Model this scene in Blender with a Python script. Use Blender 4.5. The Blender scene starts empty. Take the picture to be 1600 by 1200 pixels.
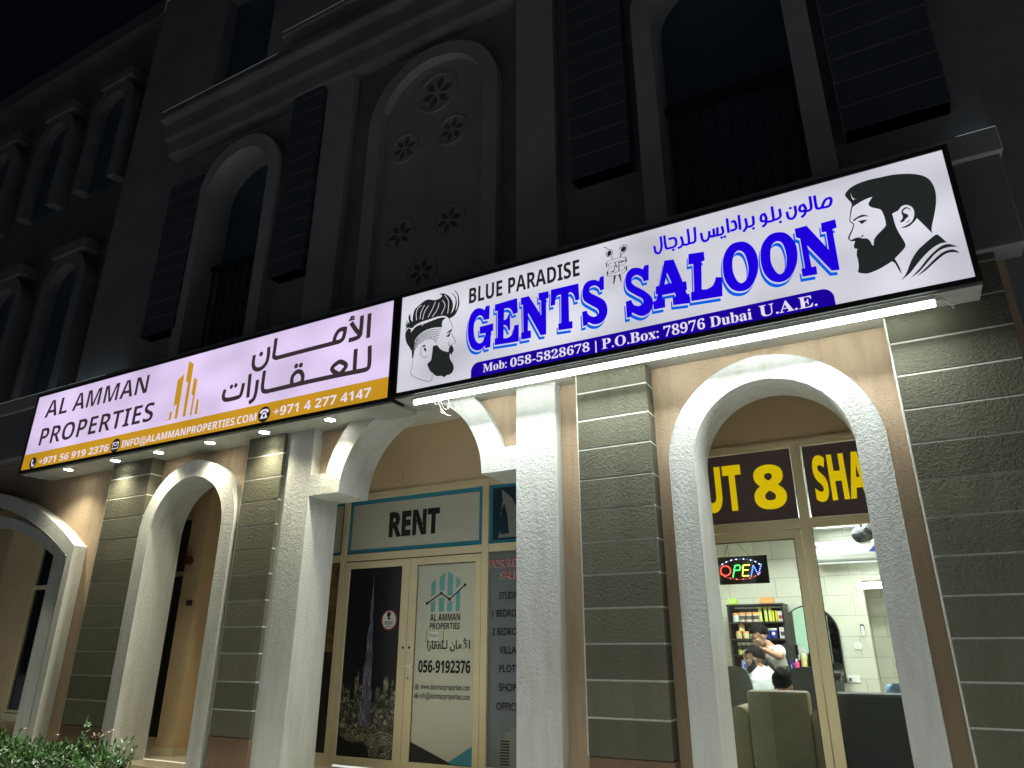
import bpy, bmesh, math, random
from mathutils import Vector, Matrix
from mathutils.geometry import tessellate_polygon
random.seed(11)
R = math.radians
scene = bpy.context.scene
COL = scene.collection

# ------------------------------------------------------------------ camera, sky, overhead fill sun, exposure
cam_d = bpy.data.cameras.new('camera'); cam = bpy.data.objects.new('camera', cam_d); COL.objects.link(cam)
cam_d.sensor_fit = 'HORIZONTAL'; cam_d.sensor_width = 36.0; cam_d.lens = 1098.13/1600*36
cam_d.clip_start = 0.05; cam_d.clip_end = 500
rx = Vector((0.88001999, 0.47493405, 0.00156994)); dn = Vector((-0.16817613, 0.31470675, -0.93417153)); fw = Vector((-0.44416394, 0.8218256, 0.3568208))
m3 = Matrix((rx, -dn, -fw)).transposed()
cam.matrix_world = Matrix.Translation((0, 0, 1.55)) @ m3.to_4x4()
scene.camera = cam

world = bpy.data.worlds.new('World'); scene.world = world; world.use_nodes = True
wn = world.node_tree; bg = wn.nodes['Background']
sky = wn.nodes.new('ShaderNodeTexSky'); sky.sky_type = 'NISHITA'; sky.sun_disc = False
sky.sun_elevation = R(-9); sky.sun_rotation = R(200); sky.air_density = 1.0; sky.dust_density = 0.6
glow = wn.nodes.new('ShaderNodeMix'); glow.data_type = 'RGBA'; glow.blend_type = 'ADD'; glow.inputs[0].default_value = 1.0
glow.inputs[7].default_value = (.010, .016, .040, 1)      # faint city glow under the night sky
wn.links.new(sky.outputs[0], glow.inputs[6]); wn.links.new(glow.outputs[2], bg.inputs[0]); bg.inputs[1].default_value = 0.05

sun_d = bpy.data.lights.new('sun', 'SUN'); sun = bpy.data.objects.new('sun', sun_d); COL.objects.link(sun)
sun_d.energy = 3.3; sun_d.angle = R(.6); sun_d.color = (0.86, 0.95, 1.0)
sun.rotation_euler = (R(-.6), R(2.5), 0)  # near-vertical light added so the paving bounces it onto the facade

vs = scene.view_settings
vs.view_transform = 'Standard'; vs.look = 'None'; vs.exposure = 0.6; vs.gamma = 1.0; vs.use_curve_mapping = False
cy = scene.cycles
cy.use_denoising = True; cy.max_bounces = 8; cy.diffuse_bounces = 4; cy.glossy_bounces = 4; cy.transparent_max_bounces = 12
cy.caustics_reflective = False; cy.caustics_refractive = False; cy.sample_clamp_indirect = 4.0
try: cy.use_light_tree = True
except Exception: pass

# ------------------------------------------------------------------ materials
def lin(r, g, b):
    f = lambda c: (c/255/12.92 if c/255 <= .04045 else ((c/255+.055)/1.055)**2.4)
    return (f(r), f(g), f(b))
def N(nt, t, **kw):
    n = nt.nodes.new(t)
    for k, v in kw.items(): setattr(n, k, v)
    return n
def mat(name, col, rough=0.6, metal=0.0, spec=0.5, var=0.0, vscale=3.0, bump=0.0, bscale=60.0, bdetail=4.0, bdist=0.01, col2=None, emis=None, estr=0.0, alpha=None, coat=0.0):
    m = bpy.data.materials.new(name); m.use_nodes = True; nt = m.node_tree
    b = nt.nodes['Principled BSDF']
    b.inputs['Base Color'].default_value = (*col, 1); b.inputs['Roughness'].default_value = rough
    b.inputs['Metallic'].default_value = metal; b.inputs['Specular IOR Level'].default_value = spec
    if coat: b.inputs['Coat Weight'].default_value = coat
    if emis: b.inputs['Emission Color'].default_value = (*emis, 1); b.inputs['Emission Strength'].default_value = estr
    if var or bump: tc = N(nt, 'ShaderNodeTexCoord')
    if var:
        n = N(nt, 'ShaderNodeTexNoise'); n.inputs['Scale'].default_value = vscale; n.inputs['Detail'].default_value = 6; n.inputs['Roughness'].default_value = .65
        nt.links.new(tc.outputs['Object'], n.inputs['Vector'])
        mx = N(nt, 'ShaderNodeMix', data_type='RGBA'); r = N(nt, 'ShaderNodeMapRange')
        r.inputs['From Min'].default_value = .3; r.inputs['From Max'].default_value = .7
        nt.links.new(n.outputs[0], r.inputs[0]); nt.links.new(r.outputs[0], mx.inputs[0])
        c2 = col2 or tuple(c*(1-var) for c in col)
        mx.inputs[6].default_value = (*col, 1); mx.inputs[7].default_value = (*c2, 1)
        nt.links.new(mx.outputs[2], b.inputs['Base Color'])
    if bump:
        n = N(nt, 'ShaderNodeTexNoise'); n.inputs['Scale'].default_value = bscale; n.inputs['Detail'].default_value = bdetail; n.inputs['Roughness'].default_value = .55
        nt.links.new(tc.outputs['Object'], n.inputs['Vector'])
        bp = N(nt, 'ShaderNodeBump'); bp.inputs['Strength'].default_value = bump; bp.inputs['Distance'].default_value = bdist
        nt.links.new(n.outputs[0], bp.inputs['Height']); nt.links.new(bp.outputs[0], b.inputs['Normal'])
    return m
def stucco(name, col, bump, scale, stain=0.25, dist=0.012):
    # rough-cast plaster: lumps from two noises, faint dirt stains running down
    m = bpy.data.materials.new(name); m.use_nodes = True; nt = m.node_tree; b = nt.nodes['Principled BSDF']
    b.inputs['Roughness'].default_value = .85; b.inputs['Specular IOR Level'].default_value = .25
    tc = N(nt, 'ShaderNodeTexCoord')
    mp = N(nt, 'ShaderNodeMapping'); mp.inputs['Scale'].default_value = (5, 5, .7); nt.links.new(tc.outputs['Object'], mp.inputs[0])
    st = N(nt, 'ShaderNodeTexNoise'); st.inputs['Scale'].default_value = 1.3; st.inputs['Detail'].default_value = 7; st.inputs['Roughness'].default_value = .7
    nt.links.new(mp.outputs[0], st.inputs['Vector'])
    rg = N(nt, 'ShaderNodeMapRange'); rg.inputs['From Min'].default_value = .45; rg.inputs['From Max'].default_value = .8
    nt.links.new(st.outputs[0], rg.inputs[0])
    mx = N(nt, 'ShaderNodeMix', data_type='RGBA'); mx.inputs[6].default_value = (*col, 1); mx.inputs[7].default_value = (*(c*(1-stain)*k for c, k in zip(col, (1, .96, .9))), 1)
    nt.links.new(rg.outputs[0], mx.inputs[0]); nt.links.new(mx.outputs[2], b.inputs['Base Color'])
    n1 = N(nt, 'ShaderNodeTexNoise'); n1.inputs['Scale'].default_value = scale; n1.inputs['Detail'].default_value = 3; n1.inputs['Roughness'].default_value = .5; n1.inputs['Distortion'].default_value = .6
    n2 = N(nt, 'ShaderNodeTexNoise'); n2.inputs['Scale'].default_value = scale*.45; n2.inputs['Detail'].default_value = 2
    nt.links.new(tc.outputs['Object'], n1.inputs['Vector']); nt.links.new(tc.outputs['Object'], n2.inputs['Vector'])
    ad = N(nt, 'ShaderNodeMath', operation='ADD'); nt.links.new(n1.outputs[0], ad.inputs[0]); nt.links.new(n2.outputs[0], ad.inputs[1])
    bp = N(nt, 'ShaderNodeBump'); bp.inputs['Strength'].default_value = bump; bp.inputs['Distance'].default_value = dist
    nt.links.new(ad.outputs[0], bp.inputs['Height']); nt.links.new(bp.outputs[0], b.inputs['Normal'])
    return m
def lit(name, rgb, k=1.0, mottled=0.0):
    # printed film lit from behind
    c = lin(*rgb); k *= .66
    m = mat(name, tuple(min(.8, x*.5+.01) for x in c), .35, emis=c, estr=k)
    if mottled:
        nt = m.node_tree; b = nt.nodes['Principled BSDF']; tc = N(nt, 'ShaderNodeTexCoord'); n = N(nt, 'ShaderNodeTexNoise')
        mp = N(nt, 'ShaderNodeMapping'); mp.inputs['Scale'].default_value = (1, 1, 1.6)
        n.inputs['Scale'].default_value = 1.1; n.inputs['Detail'].default_value = 1
        nt.links.new(tc.outputs['Object'], mp.inputs[0]); nt.links.new(mp.outputs[0], n.inputs['Vector'])
        r = N(nt, 'ShaderNodeMapRange'); r.inputs['From Min'].default_value = .3; r.inputs['From Max'].default_value = .7
        r.inputs['To Min'].default_value = k*(1-mottled); r.inputs['To Max'].default_value = k*(1+mottled*.6)
        nt.links.new(n.outputs[0], r.inputs[0]); nt.links.new(r.outputs[0], b.inputs['Emission Strength'])
    return m
def glass(name, tint=(.92, .96, .94), refl=.09):
    m = bpy.data.materials.new(name); m.use_nodes = True; nt = m.node_tree; nt.nodes.clear()
    o = N(nt, 'ShaderNodeOutputMaterial'); t = N(nt, 'ShaderNodeBsdfTransparent'); g = N(nt, 'ShaderNodeBsdfGlossy'); mx = N(nt, 'ShaderNodeMixShader'); lw = N(nt, 'ShaderNodeLayerWeight')
    t.inputs[0].default_value = (*tint, 1); g.inputs['Roughness'].default_value = .02; lw.inputs[0].default_value = .25
    mr = N(nt, 'ShaderNodeMapRange'); mr.inputs['To Min'].default_value = refl*.5; mr.inputs['To Max'].default_value = .6
    nt.links.new(lw.outputs['Facing'], mr.inputs[0])
    pw = N(nt, 'ShaderNodeMath', operation='POWER'); pw.inputs[1].default_value = 3; nt.links.new(lw.outputs['Facing'], pw.inputs[0]); nt.links.new(pw.outputs[0], mr.inputs[0])
    nt.links.new(mr.outputs[0], mx.inputs[0]); nt.links.new(t.outputs[0], mx.inputs[1]); nt.links.new(g.outputs[0], mx.inputs[2]); nt.links.new(mx.outputs[0], o.inputs[0])
    return m
def film(name, col, trans=.5, rough=.3, col2=None, vscale=2.0):
    # sticker film on glass that lets some of the room light through
    m = bpy.data.materials.new(name); m.use_nodes = True; nt = m.node_tree; nt.nodes.clear()
    o = N(nt, 'ShaderNodeOutputMaterial'); p = N(nt, 'ShaderNodeBsdfPrincipled'); t = N(nt, 'ShaderNodeBsdfTranslucent'); mx = N(nt, 'ShaderNodeMixShader')
    p.inputs['Base Color'].default_value = (*col, 1); p.inputs['Roughness'].default_value = rough; t.inputs[0].default_value = (*col, 1); mx.inputs[0].default_value = trans
    if col2:
        tc = N(nt, 'ShaderNodeTexCoord'); n = N(nt, 'ShaderNodeTexNoise'); n.inputs['Scale'].default_value = vscale; n.inputs['Detail'].default_value = 0
        cm = N(nt, 'ShaderNodeMix', data_type='RGBA'); cm.inputs[6].default_value = (*col, 1); cm.inputs[7].default_value = (*col2, 1)
        r = N(nt, 'ShaderNodeMapRange'); r.inputs['From Min'].default_value = .35; r.inputs['From Max'].default_value = .65
        nt.links.new(tc.outputs['Object'], n.inputs['Vector']); nt.links.new(n.outputs[0], r.inputs[0]); nt.links.new(r.outputs[0], cm.inputs[0])
        nt.links.new(cm.outputs[2], p.inputs['Base Color']); nt.links.new(cm.outputs[2], t.inputs[0])
    nt.links.new(p.outputs[0], mx.inputs[1]); nt.links.new(t.outputs[0], mx.inputs[2]); nt.links.new(mx.outputs[0], o.inputs[0])
    return m
def city(name, c_dark, c_lit, scale, thresh, stretch=(1, 1, 1), c_mid=None):
    # a night view printed on film: speckles of lit windows and streets
    m = bpy.data.materials.new(name); m.use_nodes = True; nt = m.node_tree; b = nt.nodes['Principled BSDF']; b.inputs['Roughness'].default_value = .3
    tc = N(nt, 'ShaderNodeTexCoord'); mp = N(nt, 'ShaderNodeMapping'); mp.inputs['Scale'].default_value = stretch
    nt.links.new(tc.outputs['Object'], mp.inputs[0])
    n = N(nt, 'ShaderNodeTexNoise'); n.inputs['Scale'].default_value = scale; n.inputs['Detail'].default_value = 6; n.inputs['Roughness'].default_value = .75; n.inputs['Distortion'].default_value = 1.2
    nt.links.new(mp.outputs[0], n.inputs['Vector'])
    cr = N(nt, 'ShaderNodeValToRGB'); cr.color_ramp.elements[0].position = thresh-.12; cr.color_ramp.elements[0].color = (*c_dark, 1)
    cr.color_ramp.elements[1].position = thresh+.14; cr.color_ramp.elements[1].color = (*c_lit, 1)
    if c_mid: e = cr.color_ramp.elements.new(thresh); e.color = (*c_mid, 1)
    nt.links.new(n.outputs[0], cr.inputs[0]); nt.links.new(cr.outputs[0], b.inputs['Base Color'])
    return m

M = {}
M['white'] = stucco('white_roughcast', (.64, .65, .63), .68, 80, .24, .011)
M['white_smooth'] = mat('white_plaster', (.74, .73, .66), .8, var=.12, vscale=2.5, bump=.15, bscale=70, bdist=.005)
M['beige'] = stucco('beige_plaster', (.53, .40, .28), .5, 80, .3, .009)
M['beige_smooth'] = mat('beige_paint', (.76, .58, .36), .75, var=.12, vscale=2, bump=.12, bscale=80, bdist=.004)
M['upper'] = mat('upper_grey_paint', (.27, .28, .295), .85, var=.35, vscale=1.2, bump=.2, bscale=70)
M['upper_trim'] = mat('upper_trim_paint', (.42, .43, .425), .85, var=.2, vscale=1.5, bump=.25, bscale=70)
M['upper_block'] = mat('upper_block_paint', (.075, .09, .12), .85, var=.2, vscale=2, bump=.25, bscale=70)
M['upper_joint'] = mat('upper_joint', (.2, .2, .2), .8)
M['cornice'] = mat('cornice_paint', (.21, .205, .19), .85, var=.35, vscale=1.5)
M['wing'] = mat('wing_paint', (.15, .15, .155), .85, var=.35, vscale=1.2)
M['wing_trim'] = mat('wing_trim_paint', (.22, .22, .22), .85, var=.3, vscale=1.5)
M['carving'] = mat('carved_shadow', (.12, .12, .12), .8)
M['brown'] = stucco('brown_plaster', (.23, .15, .105), .45, 85, .2, .012)
M['olive'] = stucco('olive_block', (.132, .130, .094), .7, 80, .25, .011); M['olive_b'] = stucco('olive_block_pale', (.150, .146, .106), .7, 80, .3, .011); M['olive_c'] = stucco('olive_block_dark', (.114, .112, .080), .75, 80, .25, .011)
M['groove'] = mat('groove_white', (.74, .74, .68), .7, var=.2, vscale=18)
M['alu'] = mat('cream_aluminium', (.78, .68, .45), .4, spec=.4, var=.08, vscale=4)
M['gasket'] = mat('black_gasket', (.015, .015, .013), .5)
M['tile'] = mat('floor_tile', (.76, .68, .52), .3, var=.1, vscale=4)
M['paving'] = mat('paving', (.66, .63, .56), .8, var=.3, vscale=2.5, bump=.3, bscale=40)
M['asphalt'] = mat('asphalt', (.05, .05, .05), .85, var=.3, vscale=6, bump=.4, bscale=120)
M['kerb'] = mat('kerb_stone', (.4, .39, .36), .8, var=.2, vscale=5)
M['sign_case'] = mat('sign_case', (.03, .032, .033), .45, var=.2, vscale=5)
M['sign_soffit'] = mat('sign_sheet_metal', (.52, .53, .49), .5, metal=.1, var=.35, vscale=2.2, bump=.12, bscale=4, bdist=.02)
M['face_w'] = lit('sign_face_white', (216, 215, 226), .94, .24)
M['face_l'] = lit('sign_face_lavender', (227, 207, 244), .96, .2)
M['blk'] = lit('sign_black', (46, 50, 50), .55)
M['ink'] = lit('sign_ink', (70, 60, 66), .6)
M['blue'] = lit('sign_blue', (28, 0, 214), 1.0)
M['navy'] = lit('sign_navy', (24, 0, 150), 1.0)
M['sky'] = lit('sign_light_blue', (0, 92, 220), 1.0)
M['gold'] = lit('sign_gold', (202, 150, 36), .92, .12)
M['pale'] = lit('sign_pale', (232, 222, 238), .95)
M['tube'] = mat('lit_tube', (.9, .9, .9), .3, emis=(.93, 1.0, .93), estr=10.5)
M['spot'] = mat('lit_spot', (.9, .9, .85), .3, emis=(1, .98, .84), estr=30)
M['batten'] = mat('white_batten', (.75, .76, .74), .35)
M['darkglass'] = mat('dark_glass', (.012, .016, .016), .06, spec=.6)
M['night_pane'] = mat('dark_upper_glass', (.06, .095, .135), .3, spec=.5)
M['glass'] = glass('clear_glass')
M['vinyl_grey'] = mat('grey_vinyl', (.60, .60, .51), .4, var=.05)
M['vinyl_teal'] = mat('teal_vinyl', (.04, .28, .40), .35)
M['vinyl_mint'] = mat('mint_vinyl', (.16, .42, .44), .35)
M['print_black'] = mat('black_print', (.012, .012, .014), .4)
M['print_grey'] = mat('worn_print', (.07, .07, .065), .5)
M['print_red'] = mat('red_print', (.45, .05, .05), .4)
M['print_white'] = mat('white_print', (.7, .7, .66), .4)
M['poster_night'] = mat('poster_night', (.008, .009, .016), .28)
M['poster_city'] = city('poster_city', (.012, .013, .013), (.62, .56, .38), 16, .53, (1, 1, 1.2), (.11, .105, .08))
M['poster_tower'] = city('poster_tower', (.06, .065, .10), (.5, .5, .55), 26, .56, (1, 1, .25), (.17, .17, .24))
M['poster_sky'] = city('poster_dusk', (.05, .035, .025), (.32, .2, .08), 1.6, .5, (.6, 1, 1.6))
M['poster_road'] = city('poster_road', (.012, .012, .014), (.45, .12, .04), 9, .62, (1, 1, 1), (.04, .035, .03))
M['poster_sea'] = mat('poster_sea', (.02, .06, .09), .3, var=.5, vscale=3)
M['poster_facade'] = mat('poster_facade', (.26, .27, .25), .35)
M['slate'] = mat('slate_vinyl', (.20, .23, .26), .4, var=.15, vscale=1.5)
M['film_dark'] = mat('brown_film', (.05, .036, .033), .4, emis=(.03, .02, .018), estr=.35)  # faint emission painted in for room light passing through the brown film
M['film_yellow'] = mat('yellow_film', (.78, .58, .01), .35, var=.3, vscale=1.4, col2=(.8, .42, .0), emis=(.62, .47, .0), estr=.50)  # emission stands in for room light coming through the letters
M['steel'] = mat('steel', (.5, .5, .48), .3, metal=1)
M['black_plastic'] = mat('black_plastic', (.02, .02, .022), .35)
M['red_plastic'] = mat('red_plastic', (.09, .014, .012), .3)
M['wire'] = mat('wire', (.5, .48, .42), .5)
M['leaf'] = mat('leaf', (.034, .092, .018), .4, spec=.4, var=.5, vscale=14, col2=(.055, .12, .025))
M['leaf_brown'] = mat('dry_leaf', (.13, .055, .03), .5)
M['twig'] = mat('twig', (.09, .06, .035), .8)
M['petal'] = mat('petal', (.6, .38, .36), .5)
M['soil'] = mat('soil', (.06, .045, .03), .9)

# ------------------------------------------------------------------ object helpers
def link(name, me, m=None, parent=None, bevel=0.0, smooth=False):
    o = bpy.data.objects.new(name, me); COL.objects.link(o)
    if m is not None:
        for x in (m if isinstance(m, (list, tuple)) else [m]): me.materials.append(x)
    if parent is not None: o.parent = parent
    if smooth:
        for p in me.polygons: p.use_smooth = True
    if bevel:
        b = o.modifiers.new('bevel', 'BEVEL'); b.width = bevel; b.segments = 2; b.limit_method = 'ANGLE'; b.angle_limit = R(40)
    return o
def thing(name, label, cat, loc=(0, 0, 0), group=None, kind=None):
    # parts are modelled in world coordinates, so the Empty sits at the base and the parts keep their place
    o = bpy.data.objects.new(name, None); COL.objects.link(o); o.location = loc; o.empty_display_size = .1
    return tag(o, label, cat, group, kind)
def tag(o, label, cat, group=None, kind=None):
    o['label'] = label; o['category'] = cat
    if group: o['group'] = group
    if kind: o['kind'] = kind
    return o
class MB:
    """collects shapes; build() links them as one mesh object"""
    def __init__(s): s.v = []; s.f = []; s.mi = []; s.cur = 0
    def add(s, vs, fs):
        k = len(s.v); s.v += [tuple(v) for v in vs]; s.f += [tuple(i+k for i in f) for f in fs]; s.mi += [s.cur]*len(fs); return s
    def box(s, x0, x1, y0, y1, z0, z1):
        return s.add([(x0, y0, z0), (x1, y0, z0), (x1, y1, z0), (x0, y1, z0), (x0, y0, z1), (x1, y0, z1), (x1, y1, z1), (x0, y1, z1)],
                     [(0, 3, 2, 1), (4, 5, 6, 7), (0, 1, 5, 4), (1, 2, 6, 5), (2, 3, 7, 6), (3, 0, 4, 7)])
    def prism(s, loops, y0, y1, front=True, back=True):
        # loops: outline and holes as (x, z); extruded along y
        tri = tessellate_polygon([[Vector((p[0], p[1], 0)) for p in l] for l in loops])
        flat = [p for l in loops for p in l]; n = len(flat)
        vs = [(p[0], y0, p[1]) for p in flat]+[(p[0], y1, p[1]) for p in flat]; fs = []
        def ori(t):
            a, b, c = (flat[i] for i in t); return (b[0]-a[0])*(c[1]-a[1])-(b[1]-a[1])*(c[0]-a[0])
        for t in tri:
            t = tuple(t) if ori(t) > 0 else tuple(reversed(t))
            if front: fs.append(t)
            if back and y1 != y0: fs.append(tuple(i+n for i in reversed(t)))
        if y1 != y0:
            k = 0
            for l in loops:
                m = len(l)
                for i in range(m):
                    a, b = k+i, k+(i+1) % m; fs.append((a, a+n, b+n, b))
                k += m
        return s.add(vs, fs)
    def tube(s, pts, r, n=10, cap=True):
        pts = [Vector(p) for p in pts]; rs = r if isinstance(r, (list, tuple)) else [r]*len(pts); vs = []; fs = []
        for i, p in enumerate(pts):
            d = (pts[min(i+1, len(pts)-1)]-pts[max(i-1, 0)]).normalized()
            u = d.orthogonal().normalized() if i == 0 else (u-d*u.dot(d)).normalized()
            w = d.cross(u)
            for k in range(n): a = 2*math.pi*k/n; vs.append(p+(u*math.cos(a)+w*math.sin(a))*rs[i])
        for i in range(len(pts)-1):
            for k in range(n): a = i*n+k; b = i*n+(k+1) % n; fs.append((a, b, b+n, a+n))
        if cap: fs.append(tuple(reversed(range(n)))); fs.append(tuple(range((len(pts)-1)*n, len(pts)*n)))
        return s.add(vs, fs)
    def ball(s, c, r, nu=16, nv=10, zs=1.0, ys=1.0, xs=1.0):
        vs = []; fs = []
        for j in range(nv+1):
            t = math.pi*j/nv
            for i in range(nu):
                a = 2*math.pi*i/nu; vs.append((c[0]+r*xs*math.sin(t)*math.cos(a), c[1]+r*ys*math.sin(t)*math.sin(a), c[2]+r*zs*math.cos(t)))
        for j in range(nv):
            for i in range(nu):
                a = j*nu+i; b = j*nu+(i+1) % nu; fs.append((a, a+nu, b+nu, b))
        return s.add(vs, fs)
    def disc(s, x, z, r, y, n=20, y1=None):
        return s.prism([[(x+r*math.cos(2*math.pi*i/n), z+r*math.sin(2*math.pi*i/n)) for i in range(n)]], y, y if y1 is None else y1)
    def lathe(s, c, prof, n=14):
        # prof: (radius, height) pairs round the vertical through c
        vs = []; fs = []
        for r, h in prof:
            for k in range(n): a = 2*math.pi*k/n; vs.append((c[0]+r*math.cos(a), c[1]+r*math.sin(a), c[2]+h))
        for i in range(len(prof)-1):
            for k in range(n): a = i*n+k; b = i*n+(k+1) % n; fs.append((a, b, b+n, a+n))
        fs.append(tuple(reversed(range(n)))); fs.append(tuple(range((len(prof)-1)*n, len(prof)*n)))
        return s.add(vs, fs)
    def ribbon(s, pts, w, y):
        P = [Vector((p[0], p[1])) for p in pts]; n = len(P); L = []; Rr = []
        for i in range(n):
            d = (P[min(i+1, n-1)]-P[max(i-1, 0)]); d = d.normalized() if d.length > 1e-9 else Vector((1, 0)); nn = Vector((-d.y, d.x))
            e = P[i]
            if i == 0: e = e-d*w*.3
            if i == n-1: e = e+d*w*.3
            L.append(e+nn*w/2); Rr.append(e-nn*w/2)
        vs = [(p.x, y, p.y) for p in L]+[(p.x, y, p.y) for p in Rr]
        return s.add(vs, [(i, i+n, i+n+1, i+1) for i in range(n-1)])
    def build(s, name, m, parent=None, bevel=0.0, smooth=False):
        me = bpy.data.meshes.new(name); me.from_pydata(s.v, [], s.f); me.update()
        o = link(name, me, m, parent, bevel, smooth)
        if any(s.mi):
            for p, i in zip(me.polygons, s.mi): p.material_index = i
        if parent is not None:
            o.matrix_parent_inverse = Matrix.Translation(-wl(parent))
        return o
def wl(o):
    v = Vector(o.location)
    if o.type != 'EMPTY': v = Vector((0, 0, 0))
    return v
def smoothloop(pts, closed=True, k=5):
    n = len(pts); out = []
    rng = range(n if closed else n-1)
    P = lambda i: Vector(pts[i % n][:2]) if closed else Vector(pts[max(0, min(n-1, i))][:2])
    C = lambda i: len(pts[i % n]) > 2
    for i in rng:
        a, b = P(i), P(i+1); ca, cb = C(i), C((i+1) % n)
        if ca and cb: out.append(a); continue
        ta = Vector((0, 0)) if ca else (P(i+1)-P(i-1))*.5
        tb = Vector((0, 0)) if cb else (P(i+2)-P(i))*.5
        L = (b-a).length
        if ca: ta = (b-a)*.6
        if cb: tb = (b-a)*.6
        if ta.length > L*1.4: ta = ta*(L*1.4/ta.length)
        if tb.length > L*1.4: tb = tb*(L*1.4/tb.length)
        for j in range(k):
            t = j/k; t2 = t*t; t3 = t2*t
            out.append(a*(2*t3-3*t2+1)+ta*(t3-2*t2+t)+b*(-2*t3+3*t2)+tb*(t3-t2))
    if not closed: out.append(P(n-1))
    return [(p.x, p.y) for p in out]
def smap(s, caps, low, dig):
    r = ''
    for ch in s:
        if caps and 'A' <= ch <= 'Z': r += chr(caps+ord(ch)-65)
        elif low and 'a' <= ch <= 'z': r += chr(low+ord(ch)-97)
        elif dig and '0' <= ch <= '9': r += chr(dig+ord(ch)-48)
        else: r += ch
    return r
bold = lambda s: smap(s, 0x1D5D4, 0x1D5EE, 0x1D7EC)
serif = lambda s: smap(s, 0x1D400, 0x1D41A, 0x1D7CE)
def raw_text(body, off):
    c = bpy.data.curves.new('lettering', 'FONT'); c.body = body; c.size = 1; c.offset = off; c.resolution_u = 4
    o = bpy.data.objects.new('lettering', c); COL.objects.link(o)
    dg = bpy.context.evaluated_depsgraph_get(); me = bpy.data.meshes.new_from_object(o.evaluated_get(dg))
    bpy.data.objects.remove(o); bpy.data.curves.remove(c)
    return me
CAP = {}
def text_into(mb, body, x0, x1, z0, z1, y, off=0.0, ref=None):
    """lettering set between x0 and x1, capitals (or the glyphs of ref) from z0 to z1, facing -y"""
    me = raw_text(body, off)
    key = (ref or body[0], off)
    if key not in CAP:
        h = raw_text(ref or 'H', off); zz = [v.co.y for v in h.vertices]; CAP[key] = (min(zz), max(zz))
    lo, hi = CAP[key]; xs = [v.co.x for v in me.vertices]; a, b = min(xs), max(xs)
    sx = (x1-x0)/(b-a); sz = (z1-z0)/(hi-lo)
    mb.add([(x0+(v.co.x-a)*sx, y, z0+(v.co.y-lo)*sz) for v in me.vertices], [tuple(p.vertices) for p in me.polygons])
    bpy.data.meshes.remove(me)
    return mb
def text(name, body, x0, x1, z0, z1, y, m, parent, off=0.0, ref=None):
    return text_into(MB(), body, x0, x1, z0, z1, y, off, ref).build(name, m, parent)
def arcpts(cx, cz, r, a0, a1, n=32, rz=None):
    return [(cx+r*math.cos(R(a0+(a1-a0)*i/n)), cz+(rz or r)*math.sin(R(a0+(a1-a0)*i/n))) for i in range(n+1)]

# ------------------------------------------------------------------ traced outlines (metres on the sign plane: x, z)
RH_main = [[(.103,5.029),(.127,5.063),(.161,5.086),(.216,5.103),(.291,5.109),(.378,5.104),(.457,5.098),(.532,5.08),(.598,5.055),(.654,5.019),(.688,4.976),(.705,4.923),(.711,4.86),(.704,4.789),(.688,4.721),(.664,4.647),(.643,4.59),(.629,4.545),(.625,4.505,1),(.594,4.574),(.552,4.663,1),(.527,4.636),(.492,4.611),(.456,4.606),(.431,4.618,1),(.451,4.616),(.488,4.628),(.52,4.652),(.54,4.696),(.544,4.741),(.531,4.777),(.504,4.799),(.472,4.797),(.451,4.776),(.439,4.766,1),(.398,4.753,1),(.4,4.704),(.403,4.639),(.415,4.571),(.432,4.507),(.439,4.46),(.426,4.432),(.393,4.402),(.349,4.364,1),(.359,4.327),(.37,4.271),(.374,4.222,1),(.359,4.265),(.345,4.322),(.328,4.346,1),(.283,4.326),(.231,4.305),(.18,4.292),(.144,4.29),(.107,4.303),(.086,4.318,1),(.099,4.364),(.103,4.417),(.101,4.463),(.109,4.507),(.116,4.519,1),(.096,4.529),(.095,4.557),(.108,4.586),(.106,4.593,1),(.081,4.599),(.064,4.63),(.075,4.656),(.101,4.7),(.118,4.742),(.099,4.774),(.103,4.809),(.121,4.88),(.137,4.933),(.115,4.988)],[(.139,4.898),(.171,4.916),(.234,4.939),(.291,4.948,1),(.271,4.921),(.253,4.889),(.265,4.859),(.297,4.836),(.329,4.81),(.341,4.751),(.342,4.685),(.336,4.66),(.307,4.632),(.27,4.602),(.241,4.569,1),(.229,4.517,1),(.22,4.52,1),(.21,4.565),(.192,4.591),(.161,4.6,1),(.132,4.618),(.098,4.614),(.086,4.608),(.074,4.627),(.082,4.645),(.108,4.693),(.124,4.731),(.123,4.752),(.106,4.777),(.108,4.802),(.127,4.868)]]
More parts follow.
